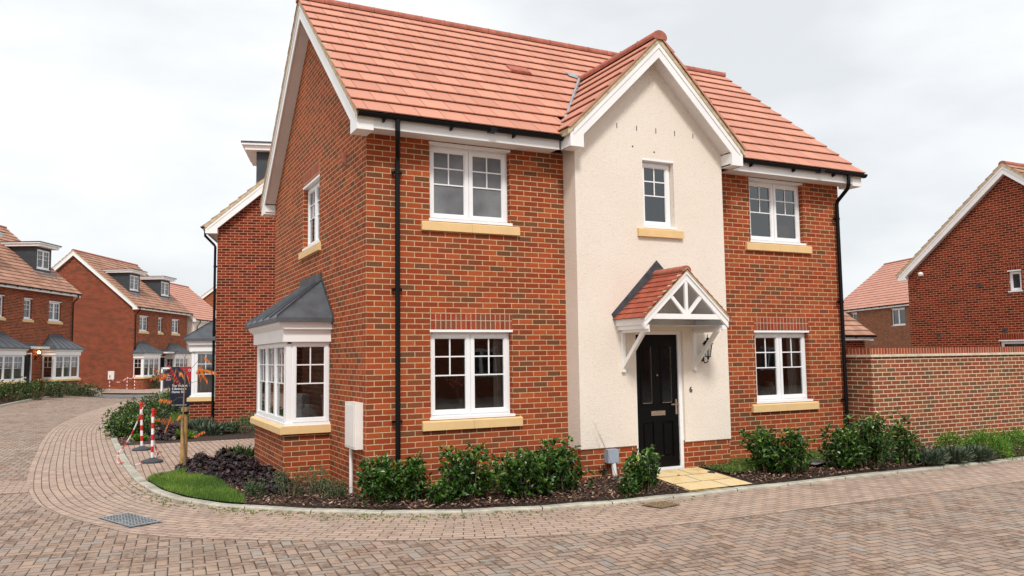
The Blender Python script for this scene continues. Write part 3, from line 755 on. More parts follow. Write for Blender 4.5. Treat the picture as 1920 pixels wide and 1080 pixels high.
# porch lantern (hangs on the wall)
LN = thing('wall_lantern', 'black coach lantern on cream wall right of the front door', 'lantern', (5.27, PY, 1.72))
m = MB(); m.box(-.03, .03, -.02, 0, -.02, .13); m.tube([(0, -.01, .02), (0, -.07, -.05), (0, -.14, -.03), (0, -.15, .05)], .009, 6)
m.build('bracket', black, LN)
m = MB()
bt, tp, zc0, zc1 = .035, .07, .05, .24
for i in range(6):
    a = math.pi/3*i; c_, s_ = math.cos(a), math.sin(a)
    m.tube([(bt*c_, -.15+bt*s_, zc0), (tp*c_, -.15+tp*s_, zc1)], .004, 4)
m.lathe([(0, zc0-.05), (.012, zc0-.045), (.018, zc0-.01), (.045, zc0-.004), (.045, zc0+.006), (0, zc0+.008)], (0, -.15, 0), 10)
m.lathe([(.085, zc1), (.085, zc1+.008), (.05, zc1+.05), (.022, zc1+.065), (.025, zc1+.09), (.008, zc1+.105), (.004, zc1+.15), (0, zc1+.16)], (0, -.15, 0), 10)
m.build('lantern_cage', black, LN)
m = MB(); m.lathe([(bt, zc0), (tp-.006, zc1)], (0, -.15, 0), 6); m.build('lantern_glass', glz, LN)
# things in the rooms
V = thing('flower_vase', 'vase of blue and pink dried flowers behind the left ground floor window', 'vase', (1.45, .26, 1.0))
m = MB(); m.lathe([(0, 0), (.04, 0), (.055, .08), (.03, .17), (.045, .22)], (0, 0, 0), 14); m.build('vase', silver, V, True)
m = MB(); fl = MB()
for i in range(60):
    a = R_.uniform(0, 6.28); r = R_.uniform(.02, .24); h = R_.uniform(.36, .52)+.18*r
    p = Vector((r*math.cos(a), r*math.sin(a)*.4, h)); m.tube([(0, 0, .18), p*.6+Vector((0, 0, .07)), p], .0025, 3)
    s = R_.uniform(.04, .085); u = (i % 5)/4.0
    for k in range(3):
        b = R_.uniform(0, 6.28); q = Vector((math.cos(b), math.sin(b)*.5, .6))*s
        w = Vector((-math.sin(b), 0, .8))*s*.5
        fl.face([p, p+q*.5+w, p+q, p+q*.5-w], 0, [(u, .5)]*4)
m.build('stem', bark_m, V)
fl.build('blossom', leaf_mat('dried_flowers', [(0, (.25, .05, .03)), (.3, (.6, .5, .2)), (.55, (.10, .18, .45)), (.8, (.5, .38, .36)), (1, (.35, .06, .05))]), V)
tb = thing('side_table', 'dark side table behind the right ground floor window', 'table', (7.15, .55, .12))
m = MB(); m.box(-.42, .42, -.18, .18, .78, .82)
for sx in (-1, 1):
    for sy in (-1, 1): m.box(sx*.38-.02, sx*.38+.02, sy*.14-.02, sy*.14+.02, 0, .78)
m.build('table_frame', blackd, tb)
for i, x in enumerate((6.86, 7.44)):
    lp = thing('table_lamp', ('left', 'right')[i]+' one of two grey shaded lamps behind the right ground floor window', 'lamp', (x, .5, .94), 0, 'table lamps in the window')
    m = MB(); m.lathe([(0, 0), (.06, 0), (.06, .015), (.012, .03), (.012, .2)], (0, 0, 0), 12); m.build('lamp_base', chrome, lp)
    m = MB(); m.lathe([(.12, .19), (.075, .37)], (0, 0, 0), 18); m.build('lamp_shade', curtain_m, lp)
m = MB(); m.box(-.17, .17, -.12, .12, 0, .24); m.box(-.175, -.001, -.125, .125, .24, .245); m.box(.001, .175, -.125, .125, .24, .245)
tag(m.build('cardboard_box', card), 'cardboard box on the sill behind the right upper window', 'box').location = (7.66, .36, 3.82)
ac = thing('window_cushion', 'silver cushion lying in the bay window', 'cushion', (-.22, 2.55, .95))
m = MB()
for i in range(10):
    for k in range(14):
        P = lambda i, k: ((math.cos(k/14*6.283)*abs(math.sin(i/10*3.1416))**.6)*.26, (math.sin(k/14*6.283)*abs(math.sin(i/10*3.1416))**.6)*.3, -math.cos(i/10*3.1416)*.13+.04*math.sin(k*1.9))
        m.face([P(i, k), P(i, k+1), P(i+1, k+1), P(i+1, k)])
m.build('cushion_cover', silver, ac, True)
cy = thing('ornament_stand', 'white stand with a plant beside the cushion in the bay window', 'stand', (.1, 2.1, .84))
m = MB(); m.box(-.13, .13, -.13, .13, 0, .40); m.box(-.15, .15, -.15, .15, .40, .43); m.build('plinth', box_m, cy)
m = MB()
for i in range(60):
    p = Vector((R_.gauss(0, .1), R_.gauss(0, .1), .6+R_.gauss(0, .12))); q = Vector((R_.uniform(-1, 1), R_.uniform(-1, 1), R_.uniform(-1, 1)))*.05; w = Vector((q.y, -q.x, .02))
    m.face([p, p+q+w, p+q*2, p+q-w], 0, [(R_.random(), 0)]*4)
m.build('foliage', leaf_s, cy)

# ------------------------------------------------------------------ town houses along the left road
def townhouse(name, label, P, th, z=0, W=8.6, Dp=8.15, bays=((.05, 2.5), (5.0, 7.45)), door=3.98, wins=((.79, 2.03), (3.64, 4.29), (5.9, 7.18)), dorms=((1.05, 2.6), (5.9, 7.5)), bm=brick3, gm=brick2, sm=soldier2, pipe=(), lamp=None, detail=True, group=None, meter=None, side=1):
    t = thing(name, label, 'house', (P[0], P[1], z), th, group)
    ZT = 5.33; y0, z0, rr = -.34, 5.47, .865; yr = Dp/2; zr = z0+(yr-y0)*rr
    wl = [(a, b, 3.87, 4.94) for a, b in wins]; dr = (door, door+.95, .1, 2.2)
    m = MB(fr_y()); m.wall(0, W, -.3, ZT+.05, wl+[dr], .09, 0)
    m.T = None
    for X in (0, W):
        m.face([(X, 0, -.3), (X, Dp, -.3), (X, Dp, z0+.2), (X, yr, zr-.1), (X, 0, z0+.2)], 1)
    m.face([(0, Dp, -.3), (W, Dp, -.3), (W, Dp, ZT), (0, Dp, ZT)], 0)
    m.build('brick_wall', [bm, gm], t)
    for w in wl:
        window(t, fr_y(), *w, n=2 if w[1]-w[0] > .9 else 1, gl=glf)
        soldier_mesh(fr_y(), w[0], w[1], w[3], sm, t)
    for b in bays: bay_window(t, fr_y(), b[0], b[1], bm, far=detail is not True)
    m = MB(fr_y()); m.box(dr[0], dr[0]+.06, -.02, .08, .1, 2.2); m.box(dr[1]-.06, dr[1], -.02, .08, .1, 2.2); m.box(dr[0]+.06, dr[1]-.06, -.02, .08, 2.13, 2.2)
    d = m.build('front_door', upvc, t)
    m = MB(fr_y()); m.box(dr[0]+.06, dr[1]-.06, .04, .08, .1, 2.13)
    cx = (dr[0]+dr[1])/2
    for s in (-.2, .2): m.box(cx+s-.1, cx+s+.1, .03, .041, 1.1, 1.95); m.box(cx+s-.1, cx+s+.1, .03, .041, .3, .85)
    l = m.build('door_leaf', blackd, d)
    m = MB(fr_y()); m.box(cx-.13, cx+.13, .02, .03, .93, 1.0); m.build('letter_plate', chrome, l)
    m = MB(fr_y()); m.box(dr[0]-.3, dr[1]+.35, -.7, 0, 2.40, 2.52); m.build('door_canopy', fascia_m, t)
    m = MB(fr_y()); m.box(dr[0]-.32, dr[1]+.37, -.73, 0, 2.52, 2.56); m.box(dr[0]-.32, dr[1]+.37, -.03, 0, 2.56, 2.68); m.build('lead_flashing', lead, t)
    # roof
    m = roof_slope(fr_y(), -.22, W+.22, y0, z0, yr-y0, zr-z0, .3)
    m = roof_slope(lambda a, d_, q: (a, Dp-d_, q), -.22, W+.22, y0, z0, yr-y0, zr-z0, .3, m=m)
    ro = m.build('tiled_roof', tile_b, t)
    ridge_tiles(fr_y(), -.22, W+.22, yr, zr-.03).build('ridge_tiles', ridge_m, ro)
    barge(t, lambda a, o, q: (o, a, q), y0, z0, yr, zr, -.2, 0, .36, 5.28)
    barge(t, lambda a, o, q: (W-o, a, q), y0, z0, yr, zr, -.2, 0, .36, 5.28)
    m = MB(); m.box(-.18, W+.18, y0+.04, y0+.06, 5.30, 5.47); f = m.build('fascia_board', fascia_m, t)
    m = MB(); m.box(-.18, W+.18, y0+.06, 0, 5.325, 5.34); m.build('soffit', soff_m, f)
    gutter(fr_y(), -.22, W+.22, y0-.02, 5.46, t)
    for x in pipe:
        downpipe(t, [(x, y0, 5.42), (x, y0, 5.25), (x, -.10, 5.0), (x, -.07, 4.95), (x, -.07, 0)], [(x, -.07, 4.4), (x, -.07, 2.6)])
    for a, b in dorms:
        dd = .9; zs = z0+(dd-y0)*rr; zt = 7.86; yb = y0+(zt-z0)/rr+.3
        m = MB(); m.T = fr_y(dd); m.wall(a, b, zs-.2, zt, [(a+.13, b-.13, 6.68, 7.74)], .06)
        m.T = None
        for X in (a, b): m.face([(X, dd, zs-.2), (X, yb, zt+.1), (X, yb, zt), (X, dd, zt)])
        dm = m.build('dormer', dorm_m, t)
        window(dm, fr_y(dd), a+.133, b-.133, 6.682, 7.738, 2, .03, gl=glf, sill=False, head=False)
        m = MB(); m.box(a-.22, b+.22, dd-.30, yb, zt, zt+.13); m.box(a-.30, b+.30, dd-.38, yb, zt+.13, zt+.19); m.build('dormer_fascia', fascia_m, dm)
        m = MB(); m.box(a-.32, b+.32, dd-.40, yb+.3, zt+.19, zt+.235); m.build('dormer_roof', leadd, dm)
        m = MB(); P = lambda x, y, o=.035: (x, y, z0+(y-y0)*rr+o)
        m.face([P(a-.2, dd+.02), P(b+.2, dd+.02), P(b+.25, dd-.34), P(a-.25, dd-.34)])
        m.build('lead_apron', lead, dm)
    if meter:
        m = MB(); m.box(*((-.06, -.002) if meter[0] == 'l' else (W+.002, W+.06)), meter[1], meter[1]+.4, .7, 1.25); m.build('meter_box', box_m, t)
    return t
def Lv(az): return (math.sin(rad(az)), math.cos(rad(az)))
PC = (-1.306, 48.77)
townhouse('town_house', 'three storey red brick house with two dormers and blank gable beyond the road bend', PC, rad(63), 0, pipe=(.1,), detail=True, meter=('l', 1.2), group='three storey town houses')
L = Lv(26.7); PDD = (-4.45-9.0*L[0], 41.0-9.0*L[1])
DT = townhouse('town_house', 'three storey red brick house with lit door lamp at the far left edge', PDD, rad(63.3), .15, bays=((.75, 3.2), (5.8, 8.2)), door=3.93, wins=((1.3, 2.5), (4.1, 4.77), (6.27, 7.44)), dorms=((1.3, 2.9), (6.45, 7.9)), pipe=(8.5,), bm=brick3, group='three storey town houses')
# door lamp, lit
lm = bpy.data.materials.new('warm_lamp_light'); lm.use_nodes = True; lb_ = lm.node_tree.nodes['Principled BSDF']
lb_.inputs['Emission Color'].default_value = (1, .62, .28, 1); lb_.inputs['Emission Strength'].default_value = 9
LT = thing('door_lamp', 'small lit lamp on the brick wall beside the black door of the far left house', 'lamp', (PDD[0], PDD[1], .15), rad(63.3))
m = MB(); m.tube([(5.2, -.02, 1.95), (5.2, -.16, 2.0), (5.2, -.18, 2.16)], .02, 6); m.box(5.15, 5.25, -.03, 0, 1.85, 2.05); m.build('bracket', black, LT)
m = MB(); m.lathe([(0, -.07), (.06, -.05), (.08, 0), (.06, .06), (0, .08)], (5.2, -.18, 2.22), 10); m.build('lamp_globe', lm, LT, True)
# neighbour on the near side of the road: gable seen behind the corner house
L = Lv(15.3); PB = (-.333+8.6*L[0], 13.052+8.6*L[1])
townhouse('town_house', 'deep red brick house with dark dormers directly behind the corner house', PB, rad(-105.3), 0, bays=((1.1, 3.55), (5.95, 8.4)), door=4.6, wins=((1.2, 2.4), (4.3, 4.95), (6.5, 7.7)), dorms=((1.0, 2.5), (6.1, 7.7)), bm=brick2, pipe=(8.52,), detail=True, group='three storey town houses')

def simple_house(name, label, P, th, W, Dp, z0, zr, bm, tm, wins=(), gwins=(), z=0, g=.33, ov=.3, doors=(), group=None, verge=.2, wallm=None, sbox=.2, pipe=()):
    t = thing(name, label, 'house', (P[0], P[1], z), th, group); y0 = -ov; yr = Dp/2
    m = MB(fr_y()); m.wall(0, W, -.3, z0-.14, [w[:4] for w in wins], .08)
    m.T = fr_mx(0); m.wall(-Dp, 0, -.3, z0-.14, [w[:4] for w in gwins], .08)
    m.T = None; rr = (zr-z0)/(yr-y0)
    for X in (0, W):
        m.face([(X, 0, z0-.14), (X, 0, z0+ov*rr-.08), (X, yr, zr-.1), (X, Dp, z0+ov*rr-.08), (X, Dp, z0-.14)])
    m.face([(W, 0, -.3), (W, Dp, -.3), (W, Dp, z0-.14), (W, 0, z0-.14)]); m.face([(0, Dp, -.3), (W, Dp, -.3), (W, Dp, z0-.14), (0, Dp, z0-.14)])
    m.build('brick_wall' if wallm is None else 'rendered_wall', bm, t)
    for w in wins: window(t, fr_y(), *w[:4], n=w[4], gl=glf, bars=False, sill=False)
    for w in gwins:
        window(t, fr_mx(0), *w[:4], n=w[4], gl=glf, bars=False, sill=False); soldier_mesh(fr_mx(0), w[0], w[1], w[3], soldier2, t)
    m = roof_slope(fr_y(), -verge, W+verge, y0, z0, yr-y0, zr-z0, g)
    m = roof_slope(lambda a, d_, q: (a, Dp-d_, q), -verge, W+verge, y0, z0, yr-y0, zr-z0, g, m=m)
    ro = m.build('tiled_roof', tm, t); ridge_tiles(fr_y(), -verge, W+verge, yr, zr-.03).build('ridge_tiles', ridge_m, ro)
    barge(t, lambda a, o, q: (o, a, q), y0, z0, yr, zr, -verge+.02, 0, ov+.03, z0-.2)
    barge(t, lambda a, o, q: (W-o, a, q), y0, z0, yr, zr, -verge+.02, 0, ov+.03, z0-.2)
    m = MB(); m.box(-.18, W+.18, y0+.04, y0+.06, z0-.18, z0-.01); f = m.build('fascia_board', fascia_m, t)
    m = MB(); m.box(-.18, W+.18, y0+.06, 0, z0-.15, z0-.135); m.build('soffit', soff_m, f)
    gutter(fr_y(), -.22, W+.22, y0-.01, z0-.02, t)
    for x in pipe: downpipe(t, [(x, y0, z0-.06), (x, y0, z0-.25), (x, -.1, z0-.5), (x, -.07, z0-.6), (x, -.07, 0)], [(x, -.07, z0-1)])
    return t
# right hand gable house (gable in the x = 22 plane)
RH = simple_house('gabled_house', 'large red brick gable with white barge boards above the garden wall at right', (22, 1.32), 0, 10, 7.36, 4.47, 7.62, brick2, tile_b,
    gwins=[(-3.85, -3.44, 3.59, 4.27, 1), (-4.25, -3.15, .1, 2.12, 1)], group='two storey houses behind the garden wall', verge=.2)
m = MB(); m.lathe([(0, -.05), (.07, -.04), (.09, .02), (.05, .08), (0, .09)], (0, 0, 0), 10); m.box(-.03, .1, -.03, .03, -.03, .03)
tag(m.build('security_light', whitep, None, True), 'small white security light high on the right hand gable', 'light').location = (21.88, 8.08, 4.42)
for (u_, v_) in ((7.6, 2.35), (6.1, 3.9), (5.35, 2.4)):
    m = MB(); m.box(-.012, .02, -.06, .06, -.06, .06); m.box(-.03, -.012, -.06, .06, .03, .06)
    o = m.build('air_vent', leadd, RH); o.location = (0, u_-1.32, v_)
# salmon roofed house further back on the right
a2 = 90-20.5
L = Lv(20.5)
P2 = (47.53-L[0]*1.0, 33.7-L[1]*1.0)
simple_house('gabled_house', 'brown brick house with salmon roof between the corner house and right gable', (47.53+L[0]*1.5, 33.70+L[1]*1.5), rad(-(90+20.5)), 18, 9, 5.0, 8.75, brick4, tile_c,
    wins=[(2.55, 3.3, 3.75, 4.75, 1), (7.75, 9.35, 3.55, 4.75, 2)], group='two storey houses behind the garden wall', g=.34)
simple_house('garage', 'small brick garage with pinkish tiled roof between the houses on the right', (15.5, 10.7), 0, 6.6, 6.0, 2.42, 4.7, brick2, tile_b, group=None, g=.33)
# pale rendered house at the far end of the left road
L = Lv(27); N = (L[1], -L[0])
PE = (PC[0]+L[0]*8.95+N[0]*.4, PC[1]+L[1]*8.95+N[1]*.4)
simple_house('rendered_house', 'pale rendered house with salmon roof just past the three storey gable house', PE, rad(63), 7.0, 6.9, 5.05, 8.2, rend, tile_c, wins=[(1.4, 2.0, 3.7, 4.6, 1)], wallm=1, pipe=(.5,))
simple_house('far_house', 'distant brick gable peeping over the salmon roof at the end of the left road', (13.5, 76.4), rad(84), 8, 8, 8.0, 11.6, brick3, tile_c)

for k_, (xx, ll) in enumerate(((3.0, 'leftmost'), (14.5, 'second'), (26.0, 'third'), (37.5, 'rightmost'))):
    simple_house('facing_house', ll+' of the four brick houses across the road, seen only as window reflections', (xx, -24), rad(180), 9.0, 7, 5.2, 8.6, brick3, tile_b, wins=[(1, 2.3, 3.7, 4.8, 2), (6.4, 7.7, 3.7, 4.8, 2), (1, 2.6, .9, 2.2, 2), (6.2, 7.7, .9, 2.2, 2)], group='houses across the road')
# ------------------------------------------------------------------ garden wall
GWL = thing('garden_wall', 'tall brick garden wall with brick on edge coping running off to the right', 'wall', (0, 0, 0))
gy, gx0, gx1 = -.42, 8.95, 24.0
m = MB(); m.face([(gx0, gy, -.2), (gx1, gy, -.2), (gx1, gy, 1.715), (gx0, gy, 1.715)]); m.face([(gx0, gy, -.2), (gx0, 1.4, -.2), (gx0, 1.4, 1.715), (gx0, gy, 1.715)])
m.face([(gx0, gy+.22, -.2), (gx1, gy+.22, -.2), (gx1, gy+.22, 1.715), (gx0, gy+.22, 1.715)]); m.face([(gx0+.22, gy, -.2), (gx0+.22, 1.4, -.2), (gx0+.22, 1.4, 1.715), (gx0+.22, gy, 1.715)]); m.face([(gx0, 1.4, -.2), (gx0+.22, 1.4, -.2), (gx0+.22, 1.4, 1.715), (gx0, 1.4, 1.715)])
m.build('brickwork', brickw, GWL)
m = MB()
for z, o in ((1.715, .03), (1.738, .022)):
    m.box(gx0-o, gx1, gy-o, gy+.22+o, z+.0005, z+.022); m.box(gx0-o, gx0+.22+o, gy+.22+o, 1.43, z+.0005, z+.022)
m.build('tile_creasing', plain('creasing_tile', (.66, .56, .42), .85, .12, 9), GWL)
cop = brick_mat('coping_brick', [(0, (.40, .085, .04)), (.4, (.30, .06, .03)), (.7, (.36, .10, .05))], (.66, .52, .4), shift=0, bw=.075, bh=.4)
m = MB(); m.box(gx0, gx1, gy, gy+.22, 1.762, 1.872); m.box(gx0, gx0+.22, gy+.22, 1.4, 1.762, 1.872); m.build('coping', cop, GWL)
# timber rail of a gate just behind the wall
m = MB(); m.box(-1.6, .1, -.03, .03, 1.88, 1.96); m.box(-.02, .1, -.06, .06, 0, 2.06)
for i in range(13): m.box(-1.58+i*.125, -1.48+i*.125, .03, .05, .08, 1.88)
o = m.build('garden_gate', plain('pale_timber', (.50, .38, .22), .8, .15, 9)); o.location = (11.2, 2.6, 0)
tag(o, 'pale timber gate top showing just above the garden wall return', 'gate')

# ------------------------------------------------------------------ ground
ZRD = -.045
def ramp_z(x, y):
    t = max(0, min(1, (y-24)/14.0)); s = max(0, min(1, (-2.5-x)/2.5)); t = t*t*(3-2*t); s = s*s*(3-2*s)
    return .17*t*s
def grid_sheet(name, mat, x0, x1, y0, y1, n, z, lab=None):
    bm = bmesh.new(); bmesh.ops.create_grid(bm, x_segments=n, y_segments=n, size=.5)
    for v in bm.verts:
        v.co.x = x0+(v.co.x+.5)*(x1-x0); v.co.y = y0+(v.co.y+.5)*(y1-y0); v.co.z = z+ramp_z(v.co.x, v.co.y)
    me = bpy.data.meshes.new(name); bm.to_mesh(me); bm.free(); me.materials.append(mat); me.uv_layers.new(name='UVMap')
    o = bpy.data.objects.new(name, me); COL.objects.link(o); return tag(o, kind='structure')
PV = [(0, (.40, .285, .222)), (.22, (.36, .265, .212)), (.42, (.345, .26, .212)), (.56, (.42, .30, .225)), (.72, (.335, .27, .228)), (.84, (.385, .26, .195)), (.93, (.28, .20, .155)), (.97, (.33, .295, .265))]
PP = [(0, (.50, .36, .285)), (.25, (.46, .33, .26)), (.5, (.53, .385, .30)), (.72, (.44, .325, .265)), (.9, (.41, .29, .23))]
road_m = herring_mat('herringbone_paving', PV, (.05, .036, .027), .105, rad(4.5))
path_m = course_mat('footway_paving', PP, (.075, .052, .04))
grid_sheet('ground', plain('far_ground', (.10, .12, .06), .95, .3, .2), -400, 500, -200, 700, 8, -.25)
grid_sheet('road', road_m, -45, 60, -45, 75, 120, ZRD)

def catmull(P, n=10):
    out = []
    for i in range(len(P)-1):
        p0, p1, p2, p3 = P[max(i-1, 0)], P[i], P[i+1], P[min(i+2, len(P)-1)]
        for k in range(n):
            t = k/n; out.append(tuple(.5*((2*p1[j])+(-p0[j]+p2[j])*t+(2*p0[j]-5*p1[j]+4*p2[j]-p3[j])*t*t+(-p0[j]+3*p1[j]-3*p2[j]+p3[j])*t**3) for j in (0, 1)))
    out.append(P[-1]); return out
def offset(P, d):
    out = []
    for i, p in enumerate(P):
        a, b = P[max(i-1, 0)], P[min(i+1, len(P)-1)]; dx, dy = b[0]-a[0], b[1]-a[1]; L = math.hypot(dx, dy)
        out.append((p[0]-dy/L*d, p[1]+dx/L*d))
    return out
KER = catmull([(0, 33.5), (-1.0, 29.5), (-1.95, 24.5), (-2.55, 20), (-2.83, 16.1), (-2.86, 12.5), (-2.80, 9.6), (-2.72, 6.6), (-2.60, 4.2), (-2.50, 3.2), (-2.28, 1.95), (-1.76, .77), (-.67, -.37), (.41, -1.12), (1.63, -1.54), (3.04, -1.74), (4.83, -1.76), (8.02, -1.78), (10.5, -1.82), (15, -1.86), (24, -1.9)], 12)
def strip(name, A, B, z, mat, uvw=1.0, zf=None, u0=0, v0=0):
    m = MB(); s = 0
    for i in range(len(A)-1):
        d = (math.hypot(A[i+1][0]-A[i][0], A[i+1][1]-A[i][1])+math.hypot(B[i+1][0]-B[i][0], B[i+1][1]-B[i][1]))/2
        w0 = math.hypot(A[i][0]-B[i][0], A[i][1]-B[i][1]); w1 = math.hypot(A[i+1][0]-B[i+1][0], A[i+1][1]-B[i+1][1])
        m.face([(*q, z+ramp_z(*q)) for q in (A[i], A[i+1], B[i+1], B[i])], 0, [(s, v0), (s+d, v0), (s+d, w1+v0), (s, w0+v0)]); s += d
    return tag(m.build(name, mat), kind='structure')
# kerb: stone units with open joints
K0 = KER; K1 = offset(KER, -.125); K1 = offset(KER, .125) if math.hypot(K1[150][0]-4, K1[150][1]-3) > math.hypot(offset(KER, .125)[150][0]-4, offset(KER, .125)[150][1]-3) else K1
m = MB(); acc = 0; zt = -.008
for i in range(len(K0)-1):
    a, b, c, d = K0[i], K0[i+1], K1[i+1], K1[i]; L = math.hypot(b[0]-a[0], b[1]-a[1]); acc += L
    if acc > .9:
        f = max(0, 1-.012/L); b = (a[0]+(b[0]-a[0])*f, a[1]+(b[1]-a[1])*f); c = (d[0]+(c[0]-d[0])*f, d[1]+(c[1]-d[1])*f); acc = 0
    zz = zt+.004*math.sin(i*.7)
    e = (a[0]*.9+d[0]*.1, a[1]*.9+d[1]*.1); e2 = (b[0]*.9+c[0]*.1, b[1]*.9+c[1]*.1)
    m.face([(*e, zz), (*e2, zz), (*c, zz), (*d, zz)]); m.face([(*a, zz-.012), (*b, zz-.012), (*e2, zz), (*e, zz)]); m.face([(*a, zz-.012), (*b, zz-.012), (*b, -.2), (*a, -.2)]); m.face([(*c, zz), (*d, zz), (*d, -.2), (*c, -.2)])
tag(m.build('kerb', kerb_m), kind='structure')
# footway between the kerb and the road paving
BOR = catmull([G(236, 750), G(180, 766), G(140, 780), G(100, 800), G(75, 830), G(54, 880), G(52, 905), G(66, 935), G(110, 958), G(170, 975), G(310, 999), G(700, 1006), G(1100, 993), G(1399, 961), G(1920, 897), (24, -3.3)], 14)
def resample(P, n):
    d = [0]
    for i in range(len(P)-1): d.append(d[-1]+math.hypot(P[i+1][0]-P[i][0], P[i+1][1]-P[i][1]))
    return [(float(np.interp(t*d[-1]/n, d, [p[0] for p in P])), float(np.interp(t*d[-1]/n, d, [p[1] for p in P]))) for t in range(n+1)]
# pair every kerb point with the nearest border point (monotonic)
KK = resample(KER[12:], 260); BB = resample(BOR, 900); j = 0; BP = []
for p in KK:
    best = min(range(j, min(j+40, len(BB))), key=lambda q: math.hypot(BB[q][0]-p[0], BB[q][1]-p[1])); j = best; BP.append(BB[best])
BP[0] = BB[0]
strip('footway', KK, BP, ZRD+.004, path_m)
def poly(name, pts, z, mat, kind='structure', uvrot=None):
    m = MB(); c = (sum(p[0] for p in pts)/len(pts), sum(p[1] for p in pts)/len(pts))
    uv = None
    if uvrot is not None: uv = [(p[0]*math.cos(uvrot)+p[1]*math.sin(uvrot), -p[0]*math.sin(uvrot)+p[1]*math.cos(uvrot)) for p in pts]
    m.face([(*p, z+ramp_z(*p)) for p in pts], 0, uv); return tag(m.build(name, mat), kind=kind)
# border courses and the crossing band
poly('crossing_paving', [G(58, 897), G(-60, 897), G(-1800, 899), G(-1800, 926), G(-60, 924), G(54, 918)], ZRD+.006, path_m, uvrot=rad(0))
# driveway between the two houses
poly('driveway', [K1[np.argmin([abs(p[1]-9.6) for p in KER])], (12, 9.6), (12, 6.4), (-.35, 6.4), G(345, 881), G(268, 903)], -.012, path_m, uvrot=rad(90))
# planting beds
def inner(y0, y1): return [p for p in K1 if y0 <= p[1] <= y1]
def bedz(x, y): return .02+(.08*max(0, min(1, (x-1)/3.5)) if y > -2.5 else 0)*max(0, min(1, (y+1.75)/1.2))
bed1 = [p for p in K1 if p[1] < 3.35]
left_edge = [(-2.33, 3.4), G(345, 881), G(478, 846), (1, 6.4)]
m = MB()
mulch_pts = bed1[:]
K1s = resample(bed1, 150)
back = []
for p in K1s:
    x, y = p
    if y > 1.5: back.append((.3, 6.2 if y > 3 else 5.0))
    elif x < .3: back.append((.3, max(.2, y*2)))
    else: back.append((x, .15))
for i in range(len(K1s)-1):
    for k in range(10):
        P = lambda i, t: (K1s[i][0]+(back[i][0]-K1s[i][0])*t, K1s[i][1]+(back[i][1]-K1s[i][1])*t)
        q = [P(i, k/10), P(i+1, k/10), P(i+1, (k+1)/10), P(i, (k+1)/10)]
        m.face([(*p, bedz(*p)-.03+(.012*math.sin(p[0]*9)*math.cos(p[1]*8) if k else 0)) for p in q])
m.face([(K1s[0][0], K1s[0][1], -.01), (*G(345, 881), .0), (*G(478, 846), .0), (.3, 6.2, 0), (.3, 5.0, 0)])
tag(m.build('mulch_bed', soil), kind='structure')
poly('garden_bed', [p for p in K1 if p[1] >= 9.6][::-1]+[(8, 36), (8, 9.6)], -.006, soil)
# far left bed in front of the left house
L = Lv(26.7); N = (L[1], -L[0])
FB = [G(-60, 768, .1), G(0, 759, .1), G(60, 750, .1), G(130, 741, .12), G(186, 738.5, .03)]
FBk = catmull(FB, 8)
m = MB()
fin = [(p[0]-N[0]*5.2, p[1]-N[1]*5.2) for p in FBk]
for i in range(len(FBk)-1):
    z0, z1 = ramp_z(*FBk[i])+.0, ramp_z(*FBk[i+1])+.0
    m.face([(*FBk[i], z0), (*FBk[i+1], z1), (*fin[i+1], .17), (*fin[i], .17)])
tag(m.build('garden_bed', soil), kind='structure')
FK = offset(FBk, .0); FK2 = [(p[0]+N[0]*.13, p[1]+N[1]*.13) for p in FBk]
m = MB()
for i in range(len(FK)-1):
    z0, z1 = ramp_z(*FK[i])+.03, ramp_z(*FK[i+1])+.03
    m.face([(*FK[i], z0), (*FK[i+1], z1), (*FK2[i+1], z1), (*FK2[i], z0)]); m.face([(*FK2[i], z0), (*FK2[i+1], z1), (*FK2[i+1], z1-.2), (*FK2[i], z0-.2)])
tag(m.build('kerb', kerb_m), kind='structure')
poly('far_footway', [G(186, 738.5), G(330, 738), G(420, 730), G(240, 727), G(150, 731)], .012, path_m, uvrot=rad(20))
poly('access_road', [G(150, 742), G(186, 740), G(330, 739.5), G(520, 738), G(520, 744), G(330, 744), G(200, 745.5)], ZRD+.012, plain('grey_asphalt', (.16, .16, .165), .9, .15, 3))
# stone path to the door
m = MB(); rows = 3
pl_, pr_ = [(3.93, -1.63), (4.06, PY)], [(5.03, -1.63), (5.12, PY)]
for r in range(3):
    for c in range(2):
        sp = (0, .47, 1) if r % 2 else (0, .62, 1)
        def Q(u, v):
            a = (pl_[0][0]+(pl_[1][0]-pl_[0][0])*v, pl_[0][1]+(pl_[1][1]-pl_[0][1])*v); b = (pr_[0][0]+(pr_[1][0]-pr_[0][0])*v, pr_[0][1]+(pr_[1][1]-pr_[0][1])*v)
            return (a[0]+(b[0]-a[0])*u, a[1]+(b[1]-a[1])*u, .012+.075*v)
        g_ = .006; u0, u1, v0, v1 = sp[c]+g_, sp[c+1]-g_, r/3+g_, (r+1)/3-g_
        m.face([Q(u0, v0), Q(u1, v0), Q(u1, v1), Q(u0, v1)])
m.face([(3.93, -1.63, -.002), (5.03, -1.63, -.002), (5.12, PY, .072), (4.06, PY, .072)])
tag(m.build('stone_path', slab_m), kind='structure')
